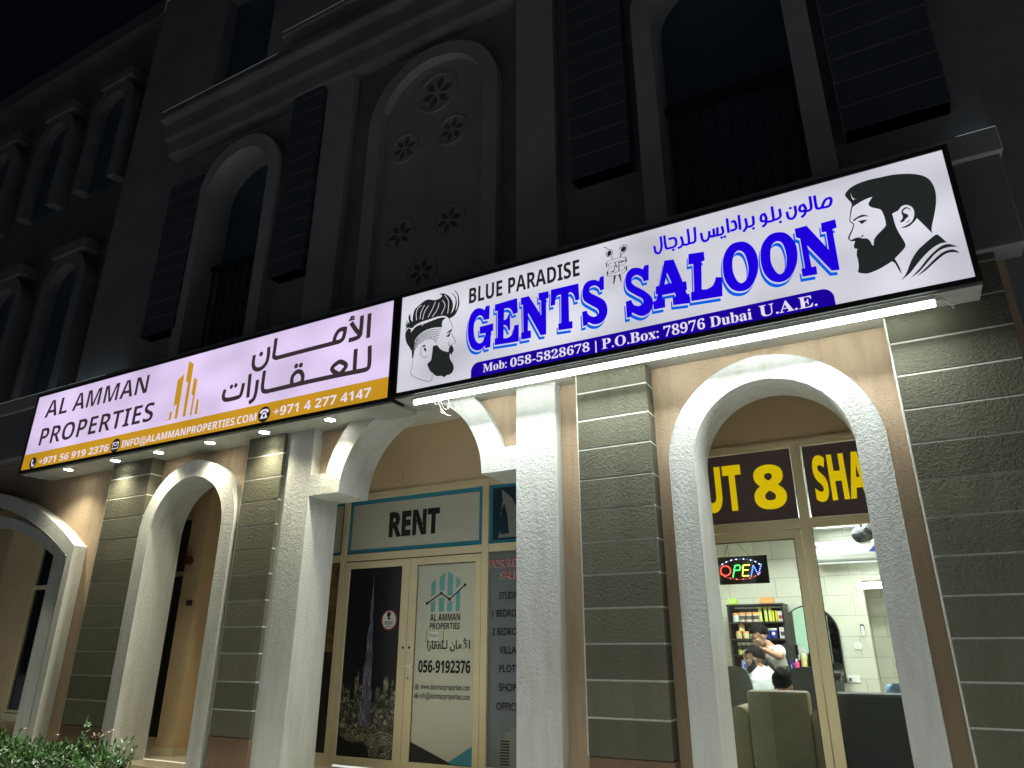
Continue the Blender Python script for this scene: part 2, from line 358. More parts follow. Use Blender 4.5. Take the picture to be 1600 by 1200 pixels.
RH_bits = [[(.12,4.775,1),(.141,4.792),(.195,4.808),(.244,4.778,1),(.203,4.789),(.158,4.784),(.133,4.769,1)],[(.154,4.759,1),(.191,4.76),(.224,4.753,1),(.198,4.736),(.176,4.726,1),(.17,4.744,1)],[(.171,4.635,1),(.173,4.617),(.159,4.61),(.142,4.615,1),(.161,4.619)],[(.46,4.74),(.47,4.765),(.494,4.78),(.518,4.763),(.526,4.733,1),(.511,4.761),(.495,4.766),(.475,4.754),(.475,4.735),(.496,4.715),(.5,4.695),(.479,4.679),(.462,4.661),(.441,4.659),(.439,4.669),(.456,4.686),(.464,4.711)],[(.459,4.644,1),(.485,4.65),(.507,4.67,1),(.491,4.646)],[(.355,4.169,1),(.403,4.223),(.453,4.318),(.506,4.387),(.561,4.432),(.634,4.481),(.654,4.484),(.667,4.467),(.684,4.435),(.701,4.402,1),(.662,4.405),(.613,4.386),(.559,4.349),(.495,4.289),(.429,4.22),(.39,4.192)],[(.421,4.175,1),(.493,4.237),(.558,4.306),(.621,4.358),(.672,4.386),(.711,4.385),(.74,4.366),(.762,4.347,1),(.712,4.359),(.66,4.355),(.608,4.326),(.552,4.273),(.488,4.213)],[(.462,4.177,1),(.531,4.231),(.601,4.289),(.661,4.329),(.715,4.337),(.744,4.322),(.761,4.294,1),(.717,4.313),(.67,4.309),(.604,4.267),(.528,4.211)]]
RH_light = [[(.148,5.041,1),(.148,5.007),(.158,4.976),(.182,4.961,1),(.165,4.97),(.156,4.957,1),(.148,4.977),(.145,5.008)]]
LH_main = [[(-4.289,4.864,1),(-4.26,4.845,1),(-4.282,4.891,1),(-4.242,4.857,1),(-4.275,4.918,1),(-4.227,4.863,1),(-4.248,4.94),(-4.226,4.981,1),(-4.214,4.906),(-4.189,4.872,1),(-4.189,4.941),(-4.173,5.007),(-4.144,5.036),(-4.106,5.06),(-4.041,5.091),(-3.991,5.094),(-3.918,5.068),(-3.863,5.067),(-3.826,5.083),(-3.819,5.102,1),(-3.855,5.126,1),(-3.811,5.121),(-3.756,5.091),(-3.711,5.044),(-3.682,4.987),(-3.675,4.93),(-3.694,4.865),(-3.709,4.849,1),(-3.673,4.88),(-3.649,4.944),(-3.648,5.014),(-3.68,5.072),(-3.719,5.107,1),(-3.675,5.076),(-3.641,5.027),(-3.628,4.959),(-3.641,4.872,1),(-3.619,4.917),(-3.614,4.995),(-3.632,5.07),(-3.674,5.129,1),(-3.633,5.09),(-3.604,5.023),(-3.596,4.941),(-3.615,4.876),(-3.65,4.825),(-3.717,4.799,1),(-3.756,4.835),(-3.8,4.852),(-3.875,4.858),(-3.973,4.85),(-4.072,4.843),(-4.154,4.821),(-4.186,4.798),(-4.249,4.817,1),(-4.283,4.788,1),(-4.266,4.824,1)],[(-4.237,4.808,1),(-4.274,4.767),(-4.271,4.696),(-4.248,4.631),(-4.204,4.567),(-4.173,4.514,1),(-4.152,4.571),(-4.15,4.625),(-4.117,4.678),(-4.053,4.718),(-3.978,4.737),(-3.891,4.737),(-3.799,4.721,1),(-3.806,4.752),(-3.797,4.795),(-3.758,4.82,1),(-3.799,4.834),(-3.863,4.837),(-3.95,4.827),(-4.037,4.817),(-4.125,4.809),(-4.161,4.791),(-4.184,4.767),(-4.205,4.748,1),(-4.199,4.781,1)],[(-4.178,4.527,1),(-4.144,4.525,1),(-4.15,4.463),(-4.156,4.425,1),(-4.169,4.455,1)],[(-3.748,4.633,1),(-3.717,4.659),(-3.676,4.674,1),(-3.683,4.648),(-3.716,4.642)],[(-3.755,4.604,1),(-3.726,4.617),(-3.696,4.647,1),(-3.699,4.616),(-3.712,4.591,1)],[(-3.908,4.528,1),(-3.854,4.53,1),(-3.815,4.476),(-3.761,4.439),(-3.71,4.421,1),(-3.704,4.468),(-3.679,4.489),(-3.655,4.458),(-3.648,4.423),(-3.665,4.398),(-3.673,4.374,1),(-3.684,4.402,1),(-3.694,4.391),(-3.689,4.341),(-3.65,4.273),(-3.64,4.224),(-3.657,4.186),(-3.687,4.168),(-3.716,4.169,1),(-3.752,4.151,1),(-3.789,4.175,1),(-3.822,4.174,1),(-3.864,4.192),(-3.892,4.221),(-3.929,4.251,1),(-3.954,4.299),(-3.965,4.339),(-3.926,4.37),(-3.916,4.425),(-3.911,4.482)],[(-4.048,4.557,1),(-4.017,4.566),(-4.0,4.547,1),(-4.027,4.543)],[(-4.023,4.529,1),(-4.001,4.528),(-3.984,4.485,1),(-4.014,4.498)]]
LH_strokes = [(.0051,[(-3.721,4.797),(-3.689,4.745),(-3.673,4.693),(-3.68,4.665)]),(.0051,[(-3.689,4.63),(-3.656,4.573),(-3.631,4.524),(-3.634,4.508),(-3.669,4.494),(-3.708,4.488)]),(.0051,[(-3.702,4.532),(-3.717,4.516),(-3.708,4.493)]),(.0051,[(-4.046,4.555),(-4.06,4.522),(-4.051,4.483),(-4.065,4.473),(-4.039,4.437),(-3.998,4.418),(-3.978,4.431)]),(.0051,[(-4.156,4.42),(-4.164,4.329),(-4.174,4.274),(-4.133,4.228),(-4.022,4.169),(-3.914,4.138),(-3.899,4.203)]),(.0072,[(-4.158,4.558),(-4.157,4.567)]),(.0072,[(-4.156,4.571),(-4.155,4.58)]),(.0072,[(-4.154,4.585),(-4.152,4.594)]),(.0072,[(-4.152,4.597),(-4.15,4.606)]),(.0072,[(-4.149,4.61),(-4.145,4.619)]),(.0072,[(-4.142,4.624),(-4.136,4.632)]),(.0072,[(-4.133,4.638),(-4.127,4.646)]),(.0072,[(-4.125,4.65),(-4.12,4.658)]),(.0072,[(-4.117,4.662),(-4.109,4.669)]),(.0072,[(-4.107,4.67),(-4.097,4.676)]),(.0072,[(-4.091,4.68),(-4.081,4.686)]),(.0072,[(-4.077,4.688),(-4.067,4.694)]),(.0072,[(-4.063,4.696),(-4.053,4.702)]),(.0072,[(-4.048,4.704),(-4.036,4.706)]),(.0072,[(-4.03,4.708),(-4.018,4.71)]),(.0072,[(-4.009,4.712),(-3.997,4.715)]),(.0072,[(-3.992,4.716),(-3.98,4.718)]),(.0072,[(-3.975,4.719),(-3.962,4.719)]),(.0062,[(-3.955,4.719),(-3.942,4.718)]),(.0062,[(-3.939,4.718),(-3.919,4.718)]),(.0062,[(-3.919,4.718),(-3.899,4.717)]),(.0062,[(-3.898,4.717),(-3.878,4.714)]),(.0062,[(-3.878,4.714),(-3.859,4.71)]),(.0062,[(-3.859,4.71),(-3.839,4.706)]),(.0062,[(-3.839,4.707),(-3.82,4.703)]),(.0062,[(-3.825,4.704),(-3.809,4.7)]),(.0072,[(-4.158,4.545),(-4.156,4.554)]),(.0072,[(-4.155,4.56),(-4.153,4.569)]),(.0072,[(-4.152,4.573),(-4.151,4.582)]),(.0072,[(-4.15,4.585),(-4.148,4.594)]),(.0072,[(-4.146,4.6),(-4.14,4.609)]),(.0072,[(-4.138,4.612),(-4.132,4.62)]),(.0072,[(-4.127,4.628),(-4.121,4.636)]),(.0072,[(-4.118,4.64),(-4.113,4.649)]),(.0072,[(-4.11,4.652),(-4.101,4.658)]),(.0072,[(-4.096,4.66),(-4.086,4.666)]),(.0072,[(-4.078,4.671),(-4.068,4.677)]),(.0072,[(-4.064,4.679),(-4.054,4.684)]),(.0072,[(-4.047,4.688),(-4.035,4.691)]),(.0072,[(-4.029,4.692),(-4.018,4.694)]),(.0072,[(-4.013,4.695),(-4.002,4.697)]),(.0072,[(-3.996,4.699),(-3.984,4.701)]),(.0072,[(-3.977,4.702),(-3.965,4.703)]),(.0072,[(-3.959,4.702),(-3.947,4.701)]),(.0062,[(-3.942,4.701),(-3.923,4.699)]),(.0062,[(-3.922,4.699),(-3.903,4.697)]),(.0062,[(-3.901,4.697),(-3.882,4.694)]),(.0062,[(-3.886,4.695),(-3.869,4.69)]),(.0062,[(-3.869,4.69),(-3.851,4.685)]),(.0062,[(-3.848,4.685),(-3.83,4.68)]),(.0062,[(-3.832,4.68),(-3.817,4.676)]),(.0072,[(-4.159,4.531),(-4.156,4.54)]),(.0072,[(-4.155,4.546),(-4.153,4.555)]),(.0072,[(-4.151,4.559),(-4.149,4.568)]),(.0072,[(-4.147,4.577),(-4.144,4.586)]),(.0072,[(-4.143,4.588),(-4.137,4.596)]),(.0072,[(-4.133,4.602),(-4.126,4.611)]),(.0072,[(-4.123,4.615),(-4.117,4.623)]),(.0072,[(-4.112,4.63),(-4.106,4.639)]),(.0072,[(-4.102,4.642),(-4.092,4.647)]),(.0072,[(-4.085,4.651),(-4.075,4.656)]),(.0072,[(-4.067,4.661),(-4.056,4.666)]),(.0072,[(-4.052,4.668),(-4.042,4.674)]),(.0072,[(-4.034,4.676),(-4.023,4.678)]),(.0072,[(-4.014,4.68),(-4.002,4.681)]),(.0072,[(-4.0,4.682),(-3.988,4.684)]),(.0072,[(-3.982,4.685),(-3.97,4.687)]),(.0072,[(-3.962,4.687),(-3.951,4.685)]),(.0062,[(-3.941,4.684),(-3.923,4.681)]),(.0062,[(-3.923,4.681),(-3.906,4.678)]),(.0062,[(-3.907,4.678),(-3.89,4.675)]),(.0062,[(-3.889,4.675),(-3.873,4.669)]),(.0062,[(-3.873,4.669),(-3.857,4.664)]),(.0062,[(-3.855,4.663),(-3.839,4.657)]),(.0062,[(-3.841,4.658),(-3.826,4.652)]),(.0072,[(-4.159,4.518),(-4.156,4.527)]),(.0072,[(-4.154,4.534),(-4.151,4.543)]),(.0072,[(-4.149,4.55),(-4.146,4.559)]),(.0072,[(-4.145,4.564),(-4.142,4.573)]),(.0072,[(-4.136,4.58),(-4.13,4.588)]),(.0072,[(-4.129,4.59),(-4.122,4.599)]),(.0072,[(-4.117,4.606),(-4.11,4.614)]),(.0072,[(-4.103,4.623),(-4.095,4.63)]),(.0072,[(-4.089,4.633),(-4.078,4.638)]),(.0072,[(-4.073,4.641),(-4.063,4.646)]),(.0072,[(-4.053,4.651),(-4.043,4.657)]),(.0072,[(-4.037,4.66),(-4.026,4.663)]),(.0072,[(-4.018,4.664),(-4.006,4.665)]),(.0072,[(-4.001,4.666),(-3.99,4.667)]),(.0072,[(-3.983,4.668),(-3.972,4.67)]),(.0072,[(-3.963,4.671),(-3.952,4.669)]),(.0062,[(-3.946,4.668),(-3.936,4.666)]),(.0062,[(-3.927,4.664),(-3.911,4.66)]),(.0062,[(-3.906,4.659),(-3.89,4.655)]),(.0062,[(-3.892,4.656),(-3.878,4.649)]),(.0062,[(-3.878,4.649),(-3.865,4.643)]),(.0062,[(-3.863,4.642),(-3.849,4.635)]),(.0062,[(-3.848,4.635),(-3.835,4.629)]),(.0072,[(-4.158,4.505),(-4.155,4.514)]),(.0072,[(-4.154,4.519),(-4.151,4.528)]),(.0072,[(-4.148,4.534),(-4.145,4.543)]),(.0072,[(-4.143,4.549),(-4.14,4.558)]),(.0072,[(-4.132,4.569),(-4.125,4.578)]),(.0072,[(-4.121,4.582),(-4.114,4.59)]),(.0072,[(-4.11,4.596),(-4.103,4.605)]),(.0072,[(-4.098,4.611),(-4.089,4.617)]),(.0072,[(-4.081,4.621),(-4.071,4.626)]),(.0072,[(-4.062,4.631),(-4.052,4.636)]),(.0072,[(-4.041,4.641),(-4.031,4.646)]),(.0072,[(-4.025,4.648),(-4.014,4.649)]),(.0072,[(-4.006,4.65),(-3.995,4.651)]),(.0072,[(-3.984,4.652),(-3.973,4.654)]),(.0072,[(-3.966,4.654),(-3.955,4.655)]),(.0072,[(-3.943,4.651),(-3.934,4.648)]),(.0062,[(-3.931,4.647),(-3.916,4.643)]),(.0062,[(-3.911,4.641),(-3.896,4.637)]),(.0062,[(-3.893,4.636),(-3.881,4.628)]),(.0062,[(-3.881,4.628),(-3.869,4.621)]),(.0062,[(-3.865,4.618),(-3.853,4.611)]),(.0062,[(-3.854,4.611),(-3.844,4.605)]),(.0072,[(-4.16,4.489),(-4.156,4.498)]),(.0072,[(-4.153,4.506),(-4.149,4.515)]),(.0072,[(-4.147,4.521),(-4.144,4.53)]),(.0072,[(-4.14,4.539),(-4.135,4.548)]),(.0072,[(-4.129,4.555),(-4.122,4.564)]),(.0072,[(-4.113,4.574),(-4.106,4.583)]),(.0072,[(-4.1,4.59),(-4.092,4.599)]),(.0072,[(-4.086,4.603),(-4.075,4.608)]),(.0072,[(-4.069,4.611),(-4.059,4.616)]),(.0072,[(-4.048,4.621),(-4.038,4.626)]),(.0072,[(-4.029,4.631),(-4.018,4.634)]),(.0072,[(-4.009,4.635),(-3.998,4.636)]),(.0072,[(-3.989,4.636),(-3.977,4.637)]),(.0072,[(-3.964,4.638),(-3.953,4.639)]),(.0072,[(-3.949,4.638),(-3.94,4.635)]),(.0062,[(-3.933,4.632),(-3.924,4.628)]),(.0062,[(-3.912,4.623),(-3.898,4.617)]),(.0062,[(-3.897,4.617),(-3.886,4.609)]),(.0062,[(-3.883,4.607),(-3.873,4.598)]),(.0062,[(-3.873,4.598),(-3.864,4.59)]),(.0062,[(-3.86,4.587),(-3.853,4.581)]),(.0072,[(-4.159,4.477),(-4.155,4.486)]),(.0072,[(-4.151,4.495),(-4.147,4.504)]),(.0072,[(-4.144,4.513),(-4.14,4.522)]),(.0072,[(-4.137,4.529),(-4.13,4.538)]),(.0072,[(-4.124,4.544),(-4.116,4.553)]),(.0072,[(-4.109,4.562),(-4.101,4.571)]),(.0072,[(-4.091,4.583),(-4.082,4.59)]),(.0072,[(-4.072,4.595),(-4.061,4.6)]),(.0072,[(-4.051,4.604),(-4.04,4.609)]),(.0072,[(-4.034,4.612),(-4.023,4.617)]),(.0072,[(-4.011,4.62),(-4.0,4.621)]),(.0072,[(-3.989,4.621),(-3.978,4.622)]),(.0072,[(-3.969,4.622),(-3.958,4.623)]),(.0072,[(-3.946,4.623),(-3.938,4.619)]),(.0062,[(-3.932,4.616),(-3.924,4.611)]),(.0062,[(-3.916,4.607),(-3.903,4.6)]),(.0062,[(-3.9,4.598),(-3.89,4.59)]),(.0062,[(-3.889,4.589),(-3.881,4.58)]),(.0062,[(-3.877,4.576),(-3.869,4.566)]),(.0062,[(-3.867,4.564),(-3.861,4.557)])]
LH_light = [(.0072,[(-4.083,5.044),(-4.126,5.019),(-4.145,4.962),(-4.135,4.878)]),(.0072,[(-4.04,5.034),(-4.079,4.966),(-4.09,4.883)]),(.0072,[(-3.987,5.016),(-4.034,4.956),(-4.056,4.87)]),(.0072,[(-3.9,5.041),(-3.935,4.963),(-3.985,4.878)]),(.0072,[(-3.85,5.013),(-3.874,4.938),(-3.932,4.871)]),(.0072,[(-3.808,5.038),(-3.774,4.964),(-3.817,4.874)]),(.0072,[(-3.783,5.093),(-3.731,5.004),(-3.736,4.865)]),(.0072,[(-4.032,4.829),(-4.058,4.794)]),(.0072,[(-3.994,4.835),(-4.009,4.814)]),(.0072,[(-3.94,4.841),(-3.95,4.825)]),(.0072,[(-3.885,4.842),(-3.893,4.83)])]
SLAB = [[[(-3.227,4.836,1),(-3.23,4.683,1),(-3.295,4.685,1),(-3.315,4.733),(-3.355,4.748),(-3.394,4.708),(-3.411,4.615),(-3.395,4.504),(-3.354,4.443),(-3.31,4.444),(-3.277,4.5),(-3.272,4.536,1),(-3.339,4.54,1),(-3.341,4.62,1),(-3.183,4.624,1),(-3.184,4.543,1),(-3.208,4.537,1),(-3.214,4.371,1),(-3.272,4.368,1),(-3.279,4.4,1),(-3.319,4.367),(-3.381,4.369),(-3.438,4.418),(-3.475,4.521),(-3.481,4.652),(-3.459,4.766),(-3.403,4.83),(-3.34,4.831),(-3.288,4.797,1),(-3.275,4.837,1)]],[[(-3.168,4.828,1),(-2.913,4.84,1),(-2.905,4.677,1),(-2.958,4.67,1),(-2.978,4.722),(-3.01,4.752),(-3.059,4.756,1),(-3.062,4.631,1),(-3.031,4.64),(-3.01,4.682,1),(-2.992,4.683,1),(-2.991,4.505,1),(-3.009,4.504,1),(-3.033,4.561),(-3.064,4.579,1),(-3.065,4.433,1),(-3.009,4.431),(-2.966,4.463),(-2.945,4.547,1),(-2.895,4.546,1),(-2.895,4.364,1),(-3.165,4.38,1),(-3.166,4.45,1),(-3.133,4.453,1),(-3.136,4.75,1),(-3.167,4.752,1)]],[[(-2.872,4.83,1),(-2.782,4.829,1),(-2.651,4.587,1),(-2.651,4.751,1),(-2.675,4.749,1),(-2.677,4.834,1),(-2.566,4.829,1),(-2.568,4.754,1),(-2.595,4.752,1),(-2.6,4.375,1),(-2.659,4.375,1),(-2.791,4.646,1),(-2.795,4.456,1),(-2.763,4.449,1),(-2.762,4.372,1),(-2.871,4.376,1),(-2.871,4.449,1),(-2.845,4.452,1),(-2.849,4.75,1),(-2.872,4.75,1)]],[[(-2.543,4.837,1),(-2.253,4.831,1),(-2.249,4.659,1),(-2.291,4.656,1),(-2.304,4.719),(-2.333,4.757),(-2.358,4.753,1),(-2.36,4.454,1),(-2.327,4.453,1),(-2.328,4.377,1),(-2.474,4.387,1),(-2.473,4.457,1),(-2.443,4.456,1),(-2.438,4.758,1),(-2.474,4.756),(-2.495,4.72),(-2.501,4.663,1),(-2.549,4.661,1)]],[[(-1.995,4.843,1),(-1.999,4.702,1),(-2.037,4.697,1),(-2.05,4.735),(-2.087,4.765),(-2.131,4.761),(-2.147,4.73),(-2.129,4.695),(-2.064,4.643),(-2.0,4.582),(-1.976,4.497),(-1.994,4.413),(-2.048,4.367),(-2.114,4.368),(-2.169,4.405,1),(-2.182,4.374,1),(-2.223,4.373,1),(-2.227,4.523,1),(-2.179,4.526,1),(-2.166,4.483),(-2.12,4.448),(-2.077,4.452),(-2.061,4.483),(-2.078,4.522),(-2.143,4.577),(-2.204,4.638),(-2.217,4.717),(-2.198,4.794),(-2.152,4.829),(-2.094,4.828),(-2.047,4.801,1),(-2.033,4.841,1)]],[[(-1.56,4.844,1),(-1.571,4.686,1),(-1.618,4.684,1),(-1.635,4.733),(-1.68,4.768),(-1.723,4.749),(-1.732,4.707),(-1.701,4.661),(-1.618,4.589),(-1.557,4.508),(-1.549,4.434),(-1.587,4.365),(-1.654,4.345),(-1.719,4.382),(-1.744,4.402,1),(-1.756,4.362,1),(-1.797,4.361,1),(-1.798,4.524,1),(-1.746,4.529,1),(-1.726,4.477),(-1.681,4.452),(-1.639,4.471),(-1.643,4.515),(-1.7,4.566),(-1.771,4.635),(-1.791,4.715),(-1.775,4.801),(-1.724,4.847),(-1.662,4.838),(-1.616,4.81,1),(-1.603,4.844,1)]],[[(-1.415,4.843,1),(-1.331,4.833,1),(-1.269,4.589,1),(-1.238,4.587,1),(-1.238,4.501,1),(-1.252,4.499,1),(-1.243,4.464,1),(-1.222,4.459,1),(-1.225,4.369,1),(-1.371,4.384,1),(-1.371,4.461,1),(-1.341,4.465,1),(-1.346,4.5,1),(-1.458,4.505,1),(-1.465,4.468,1),(-1.439,4.464,1),(-1.442,4.38,1),(-1.546,4.383,1),(-1.547,4.462,1),(-1.517,4.466,1),(-1.5,4.525,1),(-1.518,4.527,1),(-1.512,4.605,1),(-1.481,4.604,1)],[(-1.399,4.714,1),(-1.431,4.606,1),(-1.368,4.604,1)]],[[(-1.196,4.848,1),(-1.061,4.833,1),(-1.062,4.744,1),(-1.091,4.742,1),(-1.113,4.473,1),(-1.062,4.467),(-1.01,4.496),(-.985,4.559,1),(-.932,4.545,1),(-.948,4.366,1),(-1.212,4.384,1),(-1.208,4.47,1),(-1.18,4.469,1),(-1.164,4.739,1),(-1.206,4.741,1)]],[[(-.748,4.842),(-.686,4.807),(-.638,4.715),(-.628,4.601),(-.654,4.484),(-.717,4.392),(-.789,4.373),(-.862,4.409),(-.911,4.511),(-.918,4.639),(-.891,4.76),(-.828,4.835)],[(-.764,4.758),(-.727,4.712),(-.711,4.596),(-.729,4.49),(-.775,4.448),(-.813,4.478),(-.838,4.575),(-.83,4.685),(-.801,4.748)]],[[(-.437,4.84),(-.373,4.804),(-.324,4.706),(-.319,4.595),(-.348,4.482),(-.409,4.398),(-.484,4.378),(-.553,4.416),(-.598,4.51),(-.606,4.636),(-.581,4.754),(-.513,4.832)],[(-.453,4.758),(-.418,4.72),(-.404,4.606),(-.424,4.496),(-.464,4.45),(-.5,4.476),(-.528,4.572),(-.52,4.681),(-.495,4.743)]],[[(-.31,4.833,1),(-.217,4.835,1),(-.086,4.568,1),(-.083,4.735,1),(-.115,4.738,1),(-.108,4.825,1),(-.001,4.828,1),(.0,4.75,1),(-.033,4.743,1),(-.036,4.37,1),(-.093,4.379,1),(-.236,4.652,1),(-.232,4.45,1),(-.197,4.449,1),(-.199,4.375,1),(-.309,4.381,1),(-.31,4.454,1),(-.281,4.453,1),(-.281,4.731,1),(-.31,4.75,1)]]]
TOWERS = [[(-8.168,4.341,1),(-8.013,4.363,1),(-8.013,4.443,1),(-7.967,4.47,1),(-7.967,4.343,1),(-8.015,4.35,1)],[(-7.972,4.893,1),(-7.857,4.958,1),(-7.843,4.343,1),(-7.896,4.343,1),(-7.903,4.51,1),(-7.904,4.552,1),(-7.961,4.523,1)],[(-7.81,5.13,1),(-7.702,5.07,1),(-7.687,4.345,1),(-7.743,4.347,1),(-7.759,4.817,1),(-7.804,4.852,1)],[(-7.649,4.87,1),(-7.574,4.822,1),(-7.572,4.346,1),(-7.607,4.345,1),(-7.608,4.609,1),(-7.647,4.647,1)],[(-7.524,4.557,1),(-7.48,4.531,1),(-7.471,4.354,1),(-7.334,4.346,1),(-7.463,4.346,1),(-7.521,4.346,1)]]
AR1 = [(.0565,[(-4.796,5.101),(-4.79,4.83)]),(.0565,[(-4.904,5.099),(-4.903,4.937),(-4.916,4.863),(-4.984,4.845),(-5.054,4.843)]),(.0565,[(-5.049,5.049),(-4.971,4.946),(-4.902,4.873)]),(.0565,[(-5.143,5.004),(-5.223,5.005),(-5.273,4.951),(-5.287,4.886),(-5.246,4.857),(-5.168,4.874),(-5.143,4.937),(-5.139,5.008)]),(.0565,[(-5.246,4.857),(-5.698,4.855),(-6.181,4.851)]),(.0565,[(-6.181,4.851),(-6.236,4.878),(-6.238,4.975),(-6.238,5.105)]),(.0565,[(-6.343,5.012),(-6.334,4.91),(-6.354,4.814),(-6.435,4.759),(-6.529,4.774),(-6.578,4.844),(-6.58,4.952)]),(.0565,[(-4.755,4.694),(-4.743,4.485),(-4.775,4.434),(-4.956,4.434)]),(.0565,[(-4.953,4.696),(-4.95,4.565),(-4.944,4.435)]),(.0565,[(-4.956,4.434),(-5.173,4.439)]),(.0565,[(-5.166,4.44),(-5.074,4.524),(-5.119,4.578),(-5.192,4.599),(-5.282,4.533),(-5.158,4.439)]),(.0565,[(-5.173,4.439),(-5.706,4.442),(-6.27,4.437)]),(.0565,[(-5.879,4.456),(-5.886,4.545),(-5.83,4.6),(-5.761,4.589),(-5.718,4.527),(-5.726,4.462),(-5.773,4.446)]),(.0565,[(-6.27,4.437),(-6.336,4.455),(-6.362,4.522),(-6.363,4.703)]),(.0565,[(-6.461,4.602),(-6.461,4.457),(-6.483,4.378),(-6.54,4.346)]),(.0565,[(-6.604,4.706),(-6.589,4.43)]),(.0565,[(-6.699,4.603),(-6.714,4.487),(-6.753,4.448),(-6.969,4.448),(-7.029,4.498),(-7.02,4.575)]),(.0254,[(-5.021,5.127),(-5.066,5.133),(-5.054,5.104)]),(.0254,[(-5.09,5.099),(-5.014,5.101)])]
AR1_dots = [((-6.461,4.957),.0319),((-5.842,4.679),.0319),((-5.768,4.676),.0319),((-6.907,4.609),.0299),((-6.832,4.613),.0299)]
AR2 = [(.0233,[(-.081,4.97),(-.046,5.03),(-.009,5.037),(-.004,5.006),(-.027,4.965),(-.081,4.967)]),(.0233,[(-.081,4.967),(-.112,4.969),(-.121,4.992),(-.12,5.093)]),(.0233,[(-.155,5.098),(-.158,4.999),(-.172,4.974),(-.207,4.974)]),(.0233,[(-.212,5.04),(-.239,5.032),(-.248,4.995),(-.225,4.98),(-.201,4.995),(-.214,5.041)]),(.0233,[(-.203,4.996),(-.213,4.952),(-.238,4.929)]),(.0233,[(-.279,5.045),(-.282,4.975),(-.311,4.937),(-.342,4.953),(-.347,5.008)]),(.0233,[(-.401,5.055),(-.401,4.995),(-.421,4.972),(-.458,4.968)]),(.0233,[(-.458,5.098),(-.459,4.978),(-.47,4.964),(-.519,4.967)]),(.0233,[(-.523,5.05),(-.549,5.043),(-.559,5.001),(-.542,4.981),(-.515,4.996),(-.525,5.05)]),(.0233,[(-.517,4.993),(-.526,4.952),(-.55,4.933)]),(.0233,[(-.619,5.054),(-.623,4.982),(-.647,4.966),(-.679,4.968)]),(.0233,[(-.682,5.052),(-.68,4.976),(-.709,4.935)]),(.0233,[(-.733,5.1),(-.736,4.964)]),(.0233,[(-.797,5.056),(-.774,5.055),(-.766,4.991),(-.783,4.974),(-.813,4.974)]),(.0233,[(-.834,5.098),(-.835,4.964)]),(.0233,[(-.884,5.034),(-.88,4.978),(-.902,4.96),(-.933,4.963)]),(.0233,[(-.924,5.034),(-.933,4.967),(-.964,4.967)]),(.0233,[(-.957,5.032),(-.962,4.966),(-.985,4.967)]),(.0233,[(-.996,5.019),(-1.004,4.966),(-1.03,4.935),(-1.06,4.953),(-1.068,5.023)]),(.0233,[(-.98,4.965),(-.997,4.977)]),(.0233,[(-1.119,5.099),(-1.124,4.972),(-1.14,4.952),(-1.188,4.954)]),(.0233,[(-1.181,5.098),(-1.184,4.956),(-1.24,4.961)]),(.0233,[(-1.246,5.04),(-1.236,4.975),(-1.254,4.943),(-1.279,4.937)]),(.0233,[(-1.355,5.052),(-1.306,5.046),(-1.293,5.004),(-1.307,4.964),(-1.346,4.957)]),(.0233,[(-1.346,4.957),(-1.384,4.962),(-1.393,4.996),(-1.396,5.096)]),(.0233,[(-1.43,5.096),(-1.429,4.994),(-1.453,4.936),(-1.486,4.95),(-1.495,5.013)])]
AR2_dots = [((-.316,5.039),.0128),((-.409,4.933),.0128),((-.628,4.938),.0128),((-.897,4.928),.0128),((-.87,4.928),.0128),((-1.326,4.93),.0128)]
SC_poly = [[(-1.93,5.099),(-1.915,5.092),(-1.908,5.07),(-1.917,5.049),(-1.935,5.041),(-1.949,5.051),(-1.951,5.072),(-1.943,5.091)],[(-1.783,5.103),(-1.768,5.094),(-1.765,5.074),(-1.778,5.052),(-1.802,5.048),(-1.815,5.062),(-1.812,5.083),(-1.799,5.099)],[(-1.967,4.976,1),(-1.956,4.978,1),(-1.958,4.927,1),(-1.969,4.934,1)],[(-1.944,4.955,1),(-1.937,4.955,1),(-1.94,4.928,1),(-1.947,4.928,1)],[(-1.777,4.984,1),(-1.765,4.977,1),(-1.766,4.933,1),(-1.778,4.93,1)],[(-1.837,4.946,1),(-1.807,4.955,1),(-1.773,4.947,1),(-1.824,4.936,1)],[(-1.965,4.884,1),(-1.949,4.883,1),(-1.958,4.837,1),(-1.967,4.842,1)],[(-1.934,4.871,1),(-1.912,4.875,1),(-1.89,4.876,1),(-1.899,4.861,1)],[(-1.776,4.889,1),(-1.764,4.888,1),(-1.767,4.842,1),(-1.777,4.836,1)],[(-1.795,4.892,1),(-1.788,4.892,1),(-1.79,4.878,1),(-1.777,4.87,1),(-1.795,4.867,1)],[(-1.846,4.958,1),(-1.837,4.955,1),(-1.84,4.858,1),(-1.85,4.858,1)],[(-1.886,4.96,1),(-1.876,4.957,1),(-1.858,4.897,1),(-1.869,4.9,1)],[(-1.899,4.817,1),(-1.876,4.821,1),(-1.9,4.733,1),(-1.909,4.733,1)],[(-1.854,4.819,1),(-1.833,4.822,1),(-1.827,4.735,1),(-1.833,4.736,1)],[(-1.884,4.925,1),(-1.876,4.923,1),(-1.891,4.863,1),(-1.897,4.865,1)]]
